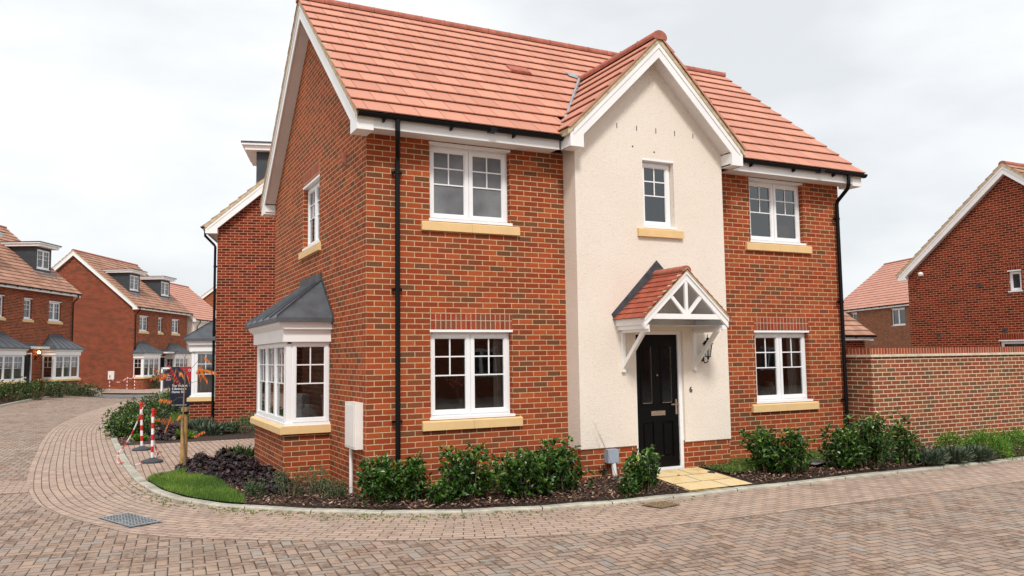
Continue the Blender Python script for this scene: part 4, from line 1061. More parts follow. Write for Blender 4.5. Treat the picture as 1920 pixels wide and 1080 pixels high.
# covers in the paving
def cover(name, pts, label, frame, fill, z=ZRD+.016, ornate=False):
    t = thing(name, label, 'drain cover')
    v = [Vector((*p, 0)) for p in pts]; m = MB()
    P = lambda u, w: tuple((v[0]*(1-u)+v[1]*u)*(1-w)+(v[3]*(1-u)+v[2]*u)*w)[:2]
    m.face([(*P(0, 0), z), (*P(1, 0), z), (*P(1, 1), z), (*P(0, 1), z)])
    m.build('frame', frame, t)
    m = MB(); e = .035; m.face([(*P(e, e), z+.003), (*P(1-e, e), z+.003), (*P(1-e, 1-e), z+.003), (*P(e, 1-e), z+.003)])
    m.build('lid', fill, t)
    if ornate:
        m = MB(); n = 9
        for i in range(n):
            for k in range(n):
                cu, cw = .07+.86*(i+.5)/n, .07+.86*(k+.5)/n; r = .036
                ring = [(cu+r*math.cos(a)*(1.1 if (i+k) % 2 else .75), cw+r*math.sin(a)*(.75 if (i+k) % 2 else 1.1)) for a in [x*math.pi/3 for x in range(6)]]
                m.face([(*P(*q), z+.007) for q in ring])
        m.build('tread_pattern', leadd, t)
    return t
cover('manhole_cover', [G(183, 973, ZRD), G(245, 991, ZRD), G(306, 980, ZRD), G(240, 963, ZRD)], 'square cast iron manhole cover with a dark tread pattern in the block paving', plain('worn_iron', (.28, .32, .34), .45, .2, 6, Metallic=.4), plain('worn_iron_lid', (.36, .385, .40), .45, .15, 9, Metallic=.4), ornate=True)
cover('gully_cover', [G(1202, 949, ZRD), G(1240, 955, ZRD), G(1278, 948, ZRD), G(1241, 941.5, ZRD)], 'small gravel filled inset cover in the footway before the front door', path_m, plain('gravel_inlay', (.27, .185, .09), .95, .48, 45, .01))
cover('inspection_cover', [G(1500, 880), G(1530, 884), G(1560, 877), G(1525, 871)], 'grey round cornered inspection cover in the grass by the right window', plain('grey_cover', (.22, .22, .23), .8, .1, 9), plain('grey_cover_lid', (.26, .26, .27), .8, .2, 30), z=.10)

# ------------------------------------------------------------------ planting
def leaf(m, p, d, up, L, w, u, fold=.25):
    d = d.normalized(); s = d.cross(up)
    s = s.normalized() if s.length > .01 else Vector((1, 0, 0)); n = s.cross(d)
    b = p; t = p+d*L-n*L*.12; c1 = p+d*L*.3; c2 = p+d*L*.72
    l1, l2 = c1+s*w*.5+n*w*fold, c2+s*w*.42+n*w*fold*.8; r1, r2 = c1-s*w*.5+n*w*fold, c2-s*w*.42+n*w*fold*.8
    uv = [(u, .5)]*4
    m.face([b, l1, l2, t], 0, uv); m.face([b, t, r2, r1], 0, uv)
def rv(r, a=1.0): return Vector((r.uniform(-1, 1), r.uniform(-1, 1), r.uniform(-1, 1)))*a
def shrub(name, label, xy, h, w, n, L, mat, z=0.0, cat='shrub', group=None, kind='laurel', seed=0, dep=None, asp=.5):
    r = random.Random(seed*7919+int(xy[0]*100)+int(xy[1]*31)); t = thing(name, label, cat, (xy[0], xy[1], z), 0, group)
    m = MB(); st = MB(); dep = dep or w
    if kind == 'laurel':
        ns = max(6, int(13*w/.5)); tips = []
        for i in range(ns):
            a = r.uniform(0, 6.28); q = r.random()**.6
            base = Vector((math.cos(a)*q*w*.2, math.sin(a)*q*dep*.2, -.03))
            hh = h*(r.uniform(.55, .98) if i % 4 else r.uniform(.9, 1.12))*(1-.25*q)
            top = Vector((math.cos(a)*q*w*.44+r.uniform(-.03, .03), math.sin(a)*q*dep*.44, hh))
            mid = base.lerp(top, .5)+rv(r, .04)
            st.tube([base, mid, top], [.008, .006, .003], 5)
            nl = n//ns; k = 0
            while k < nl:
                f = 1-r.random()**1.35*.8; p = (base.lerp(mid, f*2) if f < .5 else mid.lerp(top, f*2-1))
                s_ = .5+.5*math.sin(f*math.pi*.9)
                p = p+Vector((r.gauss(0, w*.12*s_), r.gauss(0, dep*.12*s_), r.gauss(0, .04)))
                c_ = r.random()
                for j in range(4):
                    if p.z < .02: p.z = r.uniform(.02, .1)
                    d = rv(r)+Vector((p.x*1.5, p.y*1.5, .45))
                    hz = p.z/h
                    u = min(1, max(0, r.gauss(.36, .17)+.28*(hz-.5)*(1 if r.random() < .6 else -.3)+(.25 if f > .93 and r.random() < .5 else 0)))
                    leaf(m, p+rv(r, .014), d, Vector((0, 0, 1))+rv(r, .5), L*r.uniform(.65, 1.15), L*asp*r.uniform(.8, 1.15), u); k += 1
    elif kind == 'mound':
        for i in range(n):
            a = r.uniform(0, 6.28); e = math.asin(r.random()**.8); q = r.uniform(.72, 1.0)*(1+.13*math.sin(a*5+seed)+.1*math.sin(a*3+e*7))
            d = Vector((math.cos(a)*math.cos(e), math.sin(a)*math.cos(e), math.sin(e)))
            p = Vector((d.x*w/2*q, d.y*dep/2*q, d.z*h*q)); leaf(m, p, d+rv(r, .7)+Vector((0, 0, .3)), rv(r), L*r.uniform(.6, 1.2), L*asp, min(1, max(0, r.gauss(.5, .2))))
        for i in range(8):
            a = r.uniform(0, 6.28); st.tube([(0, 0, -.02), (math.cos(a)*w*.3, math.sin(a)*dep*.3, h*.6)], .004, 4)
    elif kind == 'spiky':
        for i in range(n):
            a = r.uniform(0, 6.28); q = r.random()**.5*.55; p = Vector((math.cos(a)*q*w/2, math.sin(a)*q*dep/2, r.random()*h*.35))
            d = Vector((math.cos(a)*q*1.9, math.sin(a)*q*1.9, .9))+rv(r, .75); leaf(m, p, d, rv(r), L*r.uniform(.5, 1.1), L*asp*.5, min(1, max(0, r.gauss(.5, .25))))
        st.tube([(0, 0, -.02), (0, 0, h*.3)], .006, 4)
    elif kind == 'heuchera':
        for i in range(n):
            a = r.uniform(0, 6.28); q = r.random()**.6; p = Vector((math.cos(a)*q*w/2, math.sin(a)*q*dep/2, h*(1-q*q*.75)*r.uniform(.55, 1.05)))
            nrm = Vector((math.cos(a)*q, math.sin(a)*q, .9))+rv(r, .45); nrm.normalize(); s = nrm.orthogonal().normalized(); tt = nrm.cross(s); R = L*r.uniform(.35, .62); u = min(1, max(0, r.gauss(.45, .25)))
            pts = [p+(s*math.cos(x)+tt*math.sin(x))*R*(1.0 if k % 2 else .78)+nrm*(.008 if k % 2 else -.004) for k, x in enumerate([y*math.pi/5 for y in range(10)])]
            m.face([p+nrm*-.008]+pts[0:6], 0, [(u, 0)]*7); m.face([p+nrm*-.008]+pts[5:]+[pts[0]], 0, [(u, 0)]*7)
        for i in range(6):
            a = r.uniform(0, 6.28); st.tube([(0, 0, -.02), (math.cos(a)*w*.3, math.sin(a)*dep*.3, h*.5)], .004, 4)
    st.build('stem', bark_m, t); m.build('foliage', mat, t); return t
LAU = 'glossy laurels along the house front'
lab = 'laurel shrub'
def near(u, v, h, w, n, label, seed, z=None, **k):
    x, y = G(u, v+7); zz = bedz(x, y)-.02 if z is None else z
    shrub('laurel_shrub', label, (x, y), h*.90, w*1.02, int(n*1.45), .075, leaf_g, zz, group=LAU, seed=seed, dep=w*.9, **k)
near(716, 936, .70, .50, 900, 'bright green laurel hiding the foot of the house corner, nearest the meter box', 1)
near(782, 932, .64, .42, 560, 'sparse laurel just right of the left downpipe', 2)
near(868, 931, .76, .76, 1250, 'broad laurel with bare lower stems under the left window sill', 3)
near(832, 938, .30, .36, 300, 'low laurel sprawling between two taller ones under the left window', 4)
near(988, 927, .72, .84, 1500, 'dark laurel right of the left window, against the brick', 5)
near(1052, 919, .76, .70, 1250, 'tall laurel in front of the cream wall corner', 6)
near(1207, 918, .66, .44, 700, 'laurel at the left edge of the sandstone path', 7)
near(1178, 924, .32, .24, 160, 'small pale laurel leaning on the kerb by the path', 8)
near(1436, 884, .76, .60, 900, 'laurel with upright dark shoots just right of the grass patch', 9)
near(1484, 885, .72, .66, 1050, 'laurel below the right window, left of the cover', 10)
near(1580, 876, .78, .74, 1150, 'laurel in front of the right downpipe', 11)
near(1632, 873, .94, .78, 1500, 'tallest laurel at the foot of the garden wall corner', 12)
near(1697, 866, .86, .50, 650, 'laurel with a tall spire against the garden wall', 13)
for (u, v, h, w, n, lb) in ((926, 921, .24, .46, 900, 'low bright hebe between two laurels under the left window'), (1850, 858, .42, .85, 2200, 'bright green hebe by the garden wall'), (1905, 853, .40, .80, 2000, 'bright green hebe cut by the right edge of the photo'), (1783, 852, .32, .5, 900, 'small bright hebe behind the lavender')):
    x, y = G(u, v); shrub('hebe', lb, (x, y), h, w, n, .035, leaf_y, bedz(x, y)-.02, group='bright green hebes', kind='mound', seed=int(u), asp=.55)
for (u, v, h, w, lb) in ((1122, 901, .24, .34, 'silvery lavender tuft left of the grey power box'), (1745, 872, .30, .55, 'lavender clump right of the tall laurel'), (1790, 868, .32, .55, 'lavender clump with a faded flower head'), (1832, 864, .30, .5, 'lavender clump beside the bright hebe')):
    x, y = G(u, v); shrub('lavender', lb, (x, y), h, w, 900, h*.62, leaf_s, bedz(x, y)-.02, group='lavender clumps', kind='spiky', seed=int(u), asp=.09)
for (u, v, h, w, lb) in ((484, 934, .28, .34, 'small leaved shrub at the tip of the lawn'), (545, 931, .40, .46, 'small leaved shrub below the bay corner'), (592, 930, .42, .42, 'taller small leaved shrub at the foot of the bay'), (628, 934, .22, .40, 'low small leaved shrub beside the cable duct')):
    x, y = G(u, v); shrub('small_shrub', lb, (x, y), h, w, 800, .026, leaf_d, bedz(x, y)-.02, group='small leaved shrubs below the bay', kind='laurel', seed=int(u), asp=.5)
hp = [(352, 880), (378, 872), (372, 889), (398, 880), (405, 895), (420, 868), (425, 886), (430, 902), (448, 878), (452, 895), (458, 912), (470, 886), (478, 902), (486, 918), (500, 905), (508, 920), (442, 864), (524, 922)]
for i, (u, v) in enumerate(hp):
    x, y = G(u, v); shrub('heuchera', 'dark purple leaved plant in the band between the lawn and the bay', (x, y), .20+.03*(i % 3), .38, 150, .075, leaf_p, -.01, 'plant', 'purple heucheras edging the lawn', 'heuchera', seed=i)
for (u, v, h, lb) in ((432, 862, .22, 'grassy tuft behind the purple plants, left one'), (458, 866, .26, 'grassy tuft behind the purple plants, against the bay'), (300, 895, .07, 'tiny weed tuft beside the timber post')):
    x, y = G(u, v); shrub('sedge_tuft', lb, (x, y), h, .34, 260, h*1.1, leaf_d, -.01, 'plant', 'grassy tufts', 'spiky', seed=int(u), asp=.06)
# neighbour's garden
hg = [(224, 819, .50, .8), (243, 812, .60, .9), (268, 816, .55, .9), (226, 800, .6, .9), (252, 797, .7, 1.0), (282, 800, .7, 1.0), (300, 784, .75, 1.1), (322, 776, .8, 1.1), (270, 783, .75, 1.0), (240, 785, .6, .9), (296, 765, .75, 1.2), (318, 757, .8, 1.2)]
for i, (u, v, h, w) in enumerate(hg):
    x, y = G(u, v); nb = 420 if v > 790 else 320
    shrub('laurel_shrub', 'laurel in the clipped bank curving round the kerb behind the striped posts', (x, y), h, w, nb*2, .075, leaf_g, -.02, group='laurel bank behind the striped posts', seed=i+40, dep=w)
for i, (u, v, h, w, mt, kd, L, nm, gp, lb) in enumerate(((262, 826, .16, .30, leaf_y, 'spiky', .16, 'sedge_tuft', 'grassy tufts', 'green tuft at the front of the neighbouring bed'), (345, 822, .2, .45, leaf_y, 'spiky', .2, 'sedge_tuft', 'grassy tufts', 'green tuft left of the timber post in the neighbouring bed'),
      (395, 815, .35, .9, leaf_s, 'spiky', .26, 'lavender', 'lavender clumps', 'lavender at the foot of the neighbouring downpipe'), (425, 812, .38, .8, leaf_s, 'spiky', .26, 'lavender', 'lavender clumps', 'lavender under the neighbouring gable'),
      (375, 806, .4, .9, leaf_s, 'spiky', .28, 'lavender', 'lavender clumps', 'lavender below the neighbouring bay'), (455, 812, .42, .7, leaf_d, 'mound', .05, 'small_shrub', 'neighbouring small shrubs', 'small shrub with reddish tips by the gable'), (472, 806, .5, .6, leaf_d, 'mound', .05, 'small_shrub', 'neighbouring small shrubs', 'small shrub partly hidden by the bay'),
      (372, 792, .5, .8, leaf_g, 'laurel', .07, 'laurel_shrub', 'neighbouring small laurels', 'laurel below the neighbouring bay window'))):
    x, y = G(u, v); shrub(nm, lb, (x, y), h, w, 420, L, mt, -.02, group=gp, kind=kd, seed=i+70, asp=.1 if kd == 'spiky' else .5)
for i, (u, v) in enumerate(((302, 823), (318, 824), (334, 820), (312, 815), (328, 812), (345, 813))):
    x, y = G(u, v); shrub('heuchera', 'dark purple leaved plant in the neighbouring bed behind the striped posts', (x, y), .22, .45, 110, .09, leaf_p, -.01, 'plant', 'purple heucheras in the neighbouring bed', 'heuchera', seed=i+90)
# hedge in front of the far left house
for i in range(9):
    u = -20+i*25; x, y = G(u, 757-.085*u-(2 if i % 2 else 0), .1); hh = (.95, 1.0, .95, 1.05, 1.0, .95, .85, .85, .7)[i]
    shrub('hedge_shrub', ('dark green', 'yellowish green')[i > 5]+' shrub of the hedge before the far left house', (x-.4, y+.5), hh, 1.7, 620, .11, leaf_g if i < 6 else leaf_d, .1 if i < 7 else .02, group='hedge shrubs before the far left house, '+('dark', 'yellowish')[i > 5], seed=i+120, dep=1.4)
for i, (u, v) in enumerate(((282, 729), (300, 729))):
    x, y = G(u, v); shrub('hedge_shrub', 'loose green shrub under the bay of the dormered gable house', (x, y), 1.1, 2.0, 500, .13, leaf_d, 0, group='shrubs under the far bay', seed=i+140)

# grass, mulch, weeds
def inside(p, poly):
    c = False; n = len(poly)
    for i in range(n):
        (x1, y1), (x2, y2) = poly[i], poly[(i+1) % n]
        if (y1 > p[1]) != (y2 > p[1]) and p[0] < (x2-x1)*(p[1]-y1)/(y2-y1)+x1: c = not c
    return c
lawn = [p for p in K1 if .55 < p[1] < 3.3]+[G(460, 937), G(440, 925), G(415, 905), G(392, 886), G(372, 877), G(345, 882), G(300, 893), G(275, 900)]
def scatter(poly, n, seed):
    r = random.Random(seed); xs = [p[0] for p in poly]; ys = [p[1] for p in poly]; out = []
    while len(out) < n:
        p = (r.uniform(min(xs), max(xs)), r.uniform(min(ys), max(ys)))
        if inside(p, poly): out.append(p)
    return out, r
def grass(poly, n, seed, zf, h=.05):
    pts, r = scatter(poly, n, seed); m = MB()
    for (x, y) in pts:
        a = r.uniform(0, 6.28); w = r.uniform(.002, .0045); hh = h*r.uniform(.5, 1.3)*(1+.25*math.sin(x*5)*math.sin(y*4)); z = zf(x, y)-.005; u = min(1, max(0, r.gauss(.45, .2)+.28*math.sin(x*3.1+y*1.3)*math.sin(y*2.7-x)))
        dx, dy = math.cos(a)*w, math.sin(a)*w; lx, ly = r.gauss(0, .35)*hh, r.gauss(0, .35)*hh
        m.face([(x-dx, y-dy, z), (x+dx, y+dy, z), (x+lx, y+ly, z+hh)], 0, [(u*.7, 0), (u*.7, 0), (u, 1)])
    return tag(m.build('grass', grass_m), kind='stuff')
base_g = plain('lawn_soil', (.04, .085, .012), .95, .3, 20)
poly('lawn_base', lawn, .012, base_g); grass(lawn, 26000, 3, lambda x, y: .012, .055)
gp2 = [(5.16, -1.0), (5.16, -.02), (8.6, -.02), (8.6, -.9), (6.4, -1.05)]
m = MB(); m.face([(*p, .098 if p[1] > -.5 else .07) for p in gp2]); tag(m.build('lawn_base', base_g), kind='structure')
grass(gp2, 12000, 4, lambda x, y: .085, .06)
gp3 = [G(318, 790), G(355, 790), G(350, 772), G(322, 775)]; poly('lawn_base', gp3, .0, base_g); grass(gp3, 5000, 6, lambda x, y: .0, .12)
def chips(poly, n, seed, zf, s=.03, excl=()):
    pts, r = scatter(poly, n, seed); m = MB()
    for (x, y) in pts:
        if any(inside((x, y), e) for e in excl): continue
        L, w = s*r.uniform(.4, 1.3), s*r.uniform(.2, .55); a = r.uniform(0, 6.28); tx, ty = r.uniform(-.5, .5), r.uniform(-.5, .5); z = zf(x, y)+r.uniform(0, .022)-.006
        ca, sa = math.cos(a), math.sin(a); u = min(1, r.random()**1.2)
        m.face([(x+ca*p-sa*q, y+sa*p+ca*q, z+tx*p+ty*q) for p, q in ((-L, -w), (L*.8, -w*.7), (L, w*.6), (-L*.7, w))], 0, [(u, 0)]*4)
    return tag(m.build('bark_mulch', chip_m), kind='stuff')
bedp = [p for p in K1 if p[1] < 3.2]+[]
path_p = [(3.88, -1.75), (5.06, -1.75), (5.15, -.2), (4.0, -.2)]
strip_poly = [p for p in K1 if p[1] < .6 or p[0] > 0]
nb = [q for q in K1 if q[1] < .7]
chips(nb+[(24, -.42), (8.95, -.42), (8.8, -.02), (.02, -.02), (.02, 1.9), (-.66, 1.9), (-.66, 4.4), (-.5, 5.6), G(352, 880), G(395, 878), G(420, 905), G(455, 934)], 30000, 11, bedz, .026, (path_p, lawn))
chips([p for p in K1 if 9.65 < p[1] < 17]+[(.5, 16), (3.2, 9.7)], 3500, 12, lambda x, y: -.004, .035)
# weeds in the joints beside the kerb
m = MB(); r = random.Random(5)
for i in range(420):
    k = r.gauss(150, 22)*len(KER)/252; k = int(min(len(KER)-1, max(0, k))); p = KER[k]; q = K1[k]; dx, dy = p[0]-q[0], p[1]-q[1]
    f = 1.02+abs(r.gauss(0, 1.6)); x, y = q[0]+dx*f+r.gauss(0, .03), q[1]+dy*f+r.gauss(0, .03)
    for j in range(4):
        leaf(m, Vector((x+r.gauss(0, .01), y+r.gauss(0, .01), ZRD+.005)), Vector((r.uniform(-1, 1), r.uniform(-1, 1), .7)), Vector((0, 0, 1)), .022, .01, r.random())
tag(m.build('weeds', moss_m), kind='stuff')
# dry grass stalks against the rendered wall
m = MB(); t = thing('dry_stalk', 'thin dry flower stalk leaning against the cream wall above the power box', 'plant', (3.5, -.5, .1))
for dx, hh in ((-.30, .78), (-.22, .60)):
    pts = [Vector((0, -.02, 0)), Vector((dx*.5, .02, hh*.55)), Vector((dx, .08, hh))]; m.tube(pts, [.003, .0022, .0012], 4)
    for i in range(14):
        f = .6+.4*i/14; p = pts[1].lerp(pts[2], (f-.55)/.45) if f > .55 else pts[1]; d = Vector((R_.uniform(-1, 1), 0, R_.uniform(0, 1)))*.035; m.tube([p, p+d], .0012, 3)
m.build('stalk', bark_m, t)

# ------------------------------------------------------------------ timber post and sapling
px, py = G(344, 881)
post = thing('timber_post', 'round timber tree stake at the corner of the lawn', 'post', (px, py, -.02))
m = MB(); m.lathe([(.058, 0), (.056, .5), (.054, 1.04), (.045, 1.055), (0, 1.058)], n=18); m.build('stake', wood, post, False)
m = MB(); m.lathe([(.062, .95), (.066, .955), (.066, .985), (.062, .99)], n=18); m.tube([(0, -.06, .97), (.03, -.085, .96), (.05, -.06, .98)], .01, 6); m.build('tie_strap', black, post)
tree = thing('young_sumac', 'leggy young tree with a few orange pinnate leaves tied to the timber post', 'tree', (px, py-.005, 0))
RX = _R0   # across the view
def TP(u, v, d=0.0):      # a point of the sapling, in the plane through the stake
    p = Vector((px, py, 0)); n = Vector((_F.x, _F.y, 0)).normalized(); rd = _F*CF+_R*(u-960)-_U*(v-540)
    t = ((p-CP).dot(n)+d)/rd.dot(n); q = CP+rd*t; return Vector((q.x-px, q.y-py+.005, q.z))
m = MB()
m.tube([Vector((.03, -.07, 0)), TP(343, 800, -.07), TP(344, 765, -.06), TP(345, 740), TP(347, 715), TP(345, 690), TP(347, 668), TP(353, 658)], [.016, .015, .014, .012, .01, .008, .006, .003], 7)
br = [([(345, 735, 0), (340, 722, .02), (325, 712, .05), (318, 700, .1)], .006), ([(347, 700, 0), (360, 690, -.04), (375, 672, -.1), (381, 668, -.1)], .005), ([(346, 722, 0), (368, 715, .03), (380, 712, .05)], .004),
      ([(345, 745, 0), (335, 745, -.05), (325, 752, -.1)], .004), ([(344, 860, -.05), (325, 852, 0), (305, 847, .05)], .004), ([(344, 800, -.06), (330, 788, -.1), (322, 775, -.12)], .004), ([(347, 672, 0), (342, 664, 0), (341, 656, 0)], .003), ([(345, 712, 0), (336, 700, .05), (330, 690, .08)], .004)]
for pts, r0 in br:
    P = [TP(*p) for p in pts]; m.tube(P, [r0*(1-.6*i/len(P)) for i in range(len(P))], 5)
m.build('trunk', bark_m, tree)
m = MB(); rachis = MB()
def pinnate(P0, P1, sag, n, L, u, r):
    pts = [P0.lerp(P1, t)-Vector((0, 0, sag*t*t)) for t in [i/n for i in range(n+1)]]
    rachis.tube(pts, .0022, 4)
    for i in range(1, n+1):
        d = (pts[i]-pts[i-1]).normalized(); sd = d.cross(Vector((0, 0, 1))); 
        for sg in (-1, 1):
            leaf(m, pts[i], d*.5+Vector((0, 0, -1.1))+sd*sg*.5+rv(r, .15), rv(r)+Vector((0, -1, 0)), L*.74*r.uniform(.8, 1.15)*(1-.3*abs(i/n-.5)), L*.15, min(1, max(0, r.gauss(u, .12))), .15)
r = random.Random(21)
for a, b, s, n, L, u in (((318, 700, .1), (285, 698, .1), .10, 9, .12, .35), ((318, 700, .1), (300, 703, .0), .05, 9, .13, .3), ((325, 712, .05), (292, 690, .05), .0, 8, .11, .45), ((340, 722, 0), (318, 684, 0), -.0, 8, .11, .98), ((335, 700, .05), (344, 684, .05), .18, 8, .14, .45), ((330, 690, .08), (326, 704, .1), .12, 7, .13, .55),
        ((381, 668, -.1), (392, 672, -.1), .04, 5, .10, .6), ((375, 690, -.05), (404, 694, -.05), .03, 9, .12, .5), ((372, 684, -.05), (388, 706, -.1), .05, 8, .13, .4), ((380, 712, .05), (372, 690, .05), .02, 7, .11, .5), ((366, 700, 0), (378, 682, 0), .0, 6, .10, .45),
        ((325, 752, -.1), (302, 745, -.1), .02, 8, .12, .5), ((330, 788, -.1), (292, 780, -.1), .03, 9, .12, .5), ((322, 775, -.12), (310, 806, -.12), .0, 6, .1, .6), ((330, 788, -.1), (338, 772, -.1), .05, 5, .1, .6), ((350, 700, -.02), (356, 712, 0), .06, 5, .1, .6), ((362, 818, -.05), (382, 806, -.05), .02, 8, .09, .45), ((305, 847, .05), (298, 843, .05), .02, 4, .06, .98)):
    pinnate(TP(*a), TP(*b), s, n, L, u, r)
m.f += [tuple(i+len(m.v) for i in f) for f in rachis.f]; m.mi += [1]*len(rachis.f); m.uv += rachis.uv; m.v += rachis.v
m.build('foliage', [leaf_o, bark_m], tree)

# ------------------------------------------------------------------ striped posts and chains
def bollard(xy, label, grp, h=.92, tilt=0):
    t = thing('chain_post', label, 'post', (xy[0], xy[1], -.012), 0, grp); t.rotation_euler = (0, rad(tilt), 0)
    m = MB(); m.lathe([(.0, 0), (.19, .0), (.19, .03), (.17, .045), (.06, .075), (.04, .09), (0, .09)], n=26); m.build('base', rubber, t)
    m = MB(); n = 8
    for i in range(n):
        z0, z1 = .08+(h-.08)*i/n, .08+(h-.08)*(i+1)/n
        for k in range(12):
            a, b = k*math.pi/6, (k+1)*math.pi/6; m.face([(.026*math.cos(a), .026*math.sin(a), z0), (.026*math.cos(b), .026*math.sin(b), z0), (.026*math.cos(b), .026*math.sin(b), z1), (.026*math.cos(a), .026*math.sin(a), z1)], (i+1) % 2)
    m.build('striped_pole', [redp, whitep], t)
    m = MB(); m.lathe([(.0, h+.045), (.03, h+.04), (.032, h), (.026, h-.02)], n=12); m.tube([(.03, 0, h+.01), (.06, 0, h), (.05, 0, h-.03), (.03, 0, h-.03)], .006, 6); m.build('cap', redp, t); return t
def chain(pts, label, grp=None, seg=.16, lk=.032, rr=.0048):
    t = thing('chain', label, 'chain', pts[0], 0, grp); P0 = Vector(pts[0]); pr, pw = MB(), MB()
    d = [0]; V = [Vector(p)-P0 for p in pts]
    for i in range(len(V)-1): d.append(d[-1]+(V[i+1]-V[i]).length)
    n = int(d[-1]/lk); 
    def at(s):
        return Vector(tuple(float(np.interp(s, d, [v[j] for v in V])) for j in range(3)))
    for i in range(n):
        a, b = at(i*lk), at(min(d[-1], (i+1)*lk)); dr = (b-a).normalized(); s = dr.cross(Vector((0, 0, 1))); s = s.normalized() if s.length > .01 else Vector((1, 0, 0)); u = s.cross(dr)
        w = (s if i % 2 else u)*.011; a -= dr*.006; b += dr*.006
        tgt = pr if (i*lk//seg) % 2 else pw
        tgt.tube([a, a.lerp(b, .2)+w, a.lerp(b, .8)+w, b, a.lerp(b, .8)-w, a.lerp(b, .2)-w, a], rr, 5, caps=False)
    pr.build('red_links', redp, t); pw.build('white_links', whitep, t); return t
g1 = 'striped posts on the near driveway'
b1, b2 = G(285, 866), G(266, 843)
bollard(b1, 'nearer red and white chain post on a grey base beside the timber post', g1, .93)
bollard(b2, 'slightly leaning red and white chain post, the further of the near pair', g1, .95, -2)
k1, k2 = G(222, 853, -.03), G(226, 869, -.03)
def sag(a, b, s, n=14): return [tuple(a[j]*(1-t)+b[j]*t-(s*4*t*(1-t) if j == 2 else 0) for j in range(3)) for t in [i/n for i in range(n+1)]]
chain(sag((b2[0], b2[1], .87), (k1[0], k1[1], .02), .12)+[(k1[0]-.02, k1[1]-.3, -.02), (k2[0]-.05, k2[1], -.02), (k2[0]+.05, k2[1]-.2, .0)], 'red and white chain hanging from the further post and lying on the kerb')
chain(sag((b1[0]-.03, b1[1], .86), (b2[0]+.25, b2[1]-1.4, .04), .20)+[(b2[0]+.0, b2[1]-2.4, .0), (b1[0]-.3, b1[1]-.3, .0)], 'red and white chain drooping from the nearer post onto the paving')
g2 = 'striped posts before the far gable'
fb = [G(205, 734), G(238, 732.5), G(252, 732)]
for p, l in zip(fb, ('leftmost of the three distant striped posts before the far brick gable', 'middle one of the three distant striped posts', 'rightmost of the three distant striped posts, by the black downpipe')): bollard(p, l, g2, .98)
for i in (0, 1): chain(sag((*fb[i], .86), (*fb[i+1], .86), .30 if i == 0 else .1), ('long sagging chain between the two left distant posts', 'short chain between the two right distant posts')[i], 'distant chains', .25, .06, .011)
# ------------------------------------------------------------------ sign boards
def signboard(p, w, h, z0, yaw, label, lines, grp=None, tri=True, size=.12, name='sign_board'):
    t = thing(name, label, 'sign', (p[0], p[1], 0), yaw, grp)
    m = MB(); m.box(-w/2, w/2, -.012, .012, z0, z0+h); b = m.build('panel', navy, t)
    if tri:
        m = MB(); x1 = w/2; zt = z0+h
        m.prism([(x1-.62*w, zt-.0), (x1-.02, zt-.42*h), (x1-.02, zt+.0)], lambda a, c, q: (a, q, c), -.018, -.0125); m.build('red_corner', red_c, b)
        m = MB(); m.lathe([(.03, 0), (.045, 0), (.045, .006), (.03, .006)], n=16); o = m.build('ring_mark', whitep, b); o.rotation_euler = (rad(90), 0, 0); o.location = (x1-.14, -.019, zt-.12)
    text('\n'.join(lines), size, (-w/2+.06, -.0135, z0+h*.50), (rad(90), 0, 0), whitep, b, 'lettering', .001)
    m = MB(); m.box(-w/2+.06, w/2-.22, -.015, -.0125, z0+.05, z0+.062); m.build('underline', whitep, b)
    m = MB()
    for x in (-w/2+.08, w/2-.08): m.box(x-.03, x+.03, .013, .06, -.1, z0+h*.8)
    m.build('support', navy, t); return t
sp = G(340, 778); s_yaw = rad(-14)
signboard(sp, .78, 1.35, .28, rad(-24), 'navy sale board with white lettering and a red corner, beside the neighbouring bay', ['The Walton', '5 Bedroom', 'Home 105'], size=.105)
sp2 = G(324, 752)
t = thing('post_sign', 'white framed hanging sign with a navy panel beyond the laurel bank', 'sign', (sp2[0], sp2[1], 0), rad(-24))
m = MB(); m.box(-.55, -.47, -.04, .04, 0, 1.55); m.box(-.55, .55, -.04, .04, 1.47, 1.55); m.build('post', whitep, t)
m = MB(); m.box(-.40, .45, -.015, .015, .62, 1.40); pn = m.build('panel', navy, t)
m = MB()
for i in range(3): m.box(-.32, .25, -.02, -.015, .95+i*.1, .985+i*.1)
m.build('lettering', plain('pale_blue_print', (.25, .40, .6), .5), pn)

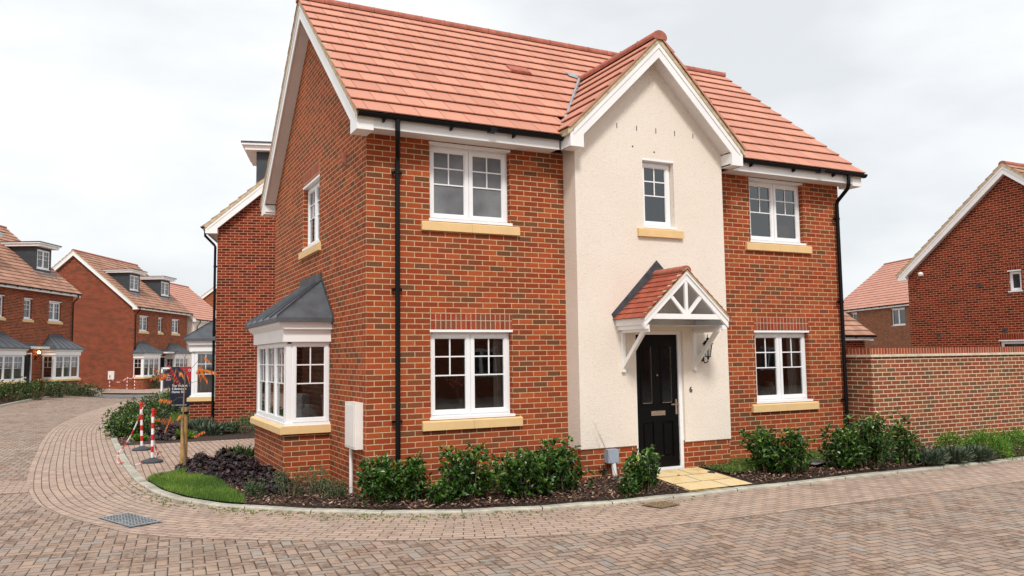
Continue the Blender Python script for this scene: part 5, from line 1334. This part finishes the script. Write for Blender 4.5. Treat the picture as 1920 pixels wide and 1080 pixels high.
# ------------------------------------------------------------------ sky and light
W = bpy.data.worlds.new("World"); sc.world = W; W.use_nodes = True; nt = W.node_tree; nt.nodes.clear()
o = nt.nodes.new('ShaderNodeOutputWorld'); bg = nt.nodes.new('ShaderNodeBackground'); nt.links.new(bg.outputs[0], o.inputs[0])
sky = nt.nodes.new('ShaderNodeTexSky'); sky.sky_type = 'NISHITA'; sky.sun_disc = False
SE, SAZ = 48, 200     # sun elevation and compass azimuth (from +Y clockwise)
sky.sun_elevation = rad(SE); sky.sun_rotation = rad(SAZ)
tc = nt.nodes.new('ShaderNodeTexCoord'); mp = nt.nodes.new('ShaderNodeMapping'); mp.inputs['Scale'].default_value = (1, 1, 2.6)
nt.links.new(tc.outputs['Generated'], mp.inputs[0])
n1 = nt.nodes.new('ShaderNodeTexNoise'); n1.inputs['Scale'].default_value = 2.1; n1.inputs['Detail'].default_value = 7; n1.inputs['Roughness'].default_value = .5
nt.links.new(mp.outputs[0], n1.inputs['Vector'])
rp = nt.nodes.new('ShaderNodeValToRGB'); e = rp.color_ramp.elements; e[0].position = .34; e[0].color = (6.9, 7.15, 7.35, 1); e[1].position = .64; e[1].color = (9.7, 9.8, 9.85, 1)
nt.links.new(n1.outputs[0], rp.inputs[0])
mx = nt.nodes.new('ShaderNodeMix'); mx.data_type = 'RGBA'; mx.inputs[0].default_value = .93
nt.links.new(sky.outputs[0], mx.inputs[6]); nt.links.new(rp.outputs[0], mx.inputs[7]); nt.links.new(mx.outputs[2], bg.inputs[0])
bg.inputs[1].default_value = .1
sl_ = bpy.data.lights.new('sun', 'SUN'); sl_.energy = 2.2; sl_.angle = rad(11); sl_.color = (1, .965, .91)
so_ = bpy.data.objects.new('sun', sl_); COL.objects.link(so_)
dv = Vector((math.sin(rad(SAZ))*math.cos(rad(SE)), math.cos(rad(SAZ))*math.cos(rad(SE)), math.sin(rad(SE))))
so_.rotation_euler = dv.to_track_quat('Z', 'Y').to_euler()
vs = sc.view_settings; sc.display_settings.display_device = 'sRGB'; vs.view_transform = 'Standard'; vs.look = 'None'; vs.exposure = .27; vs.gamma = 1; vs.use_curve_mapping = False
sc.cycles.max_bounces = 8; sc.cycles.transparent_max_bounces = 12
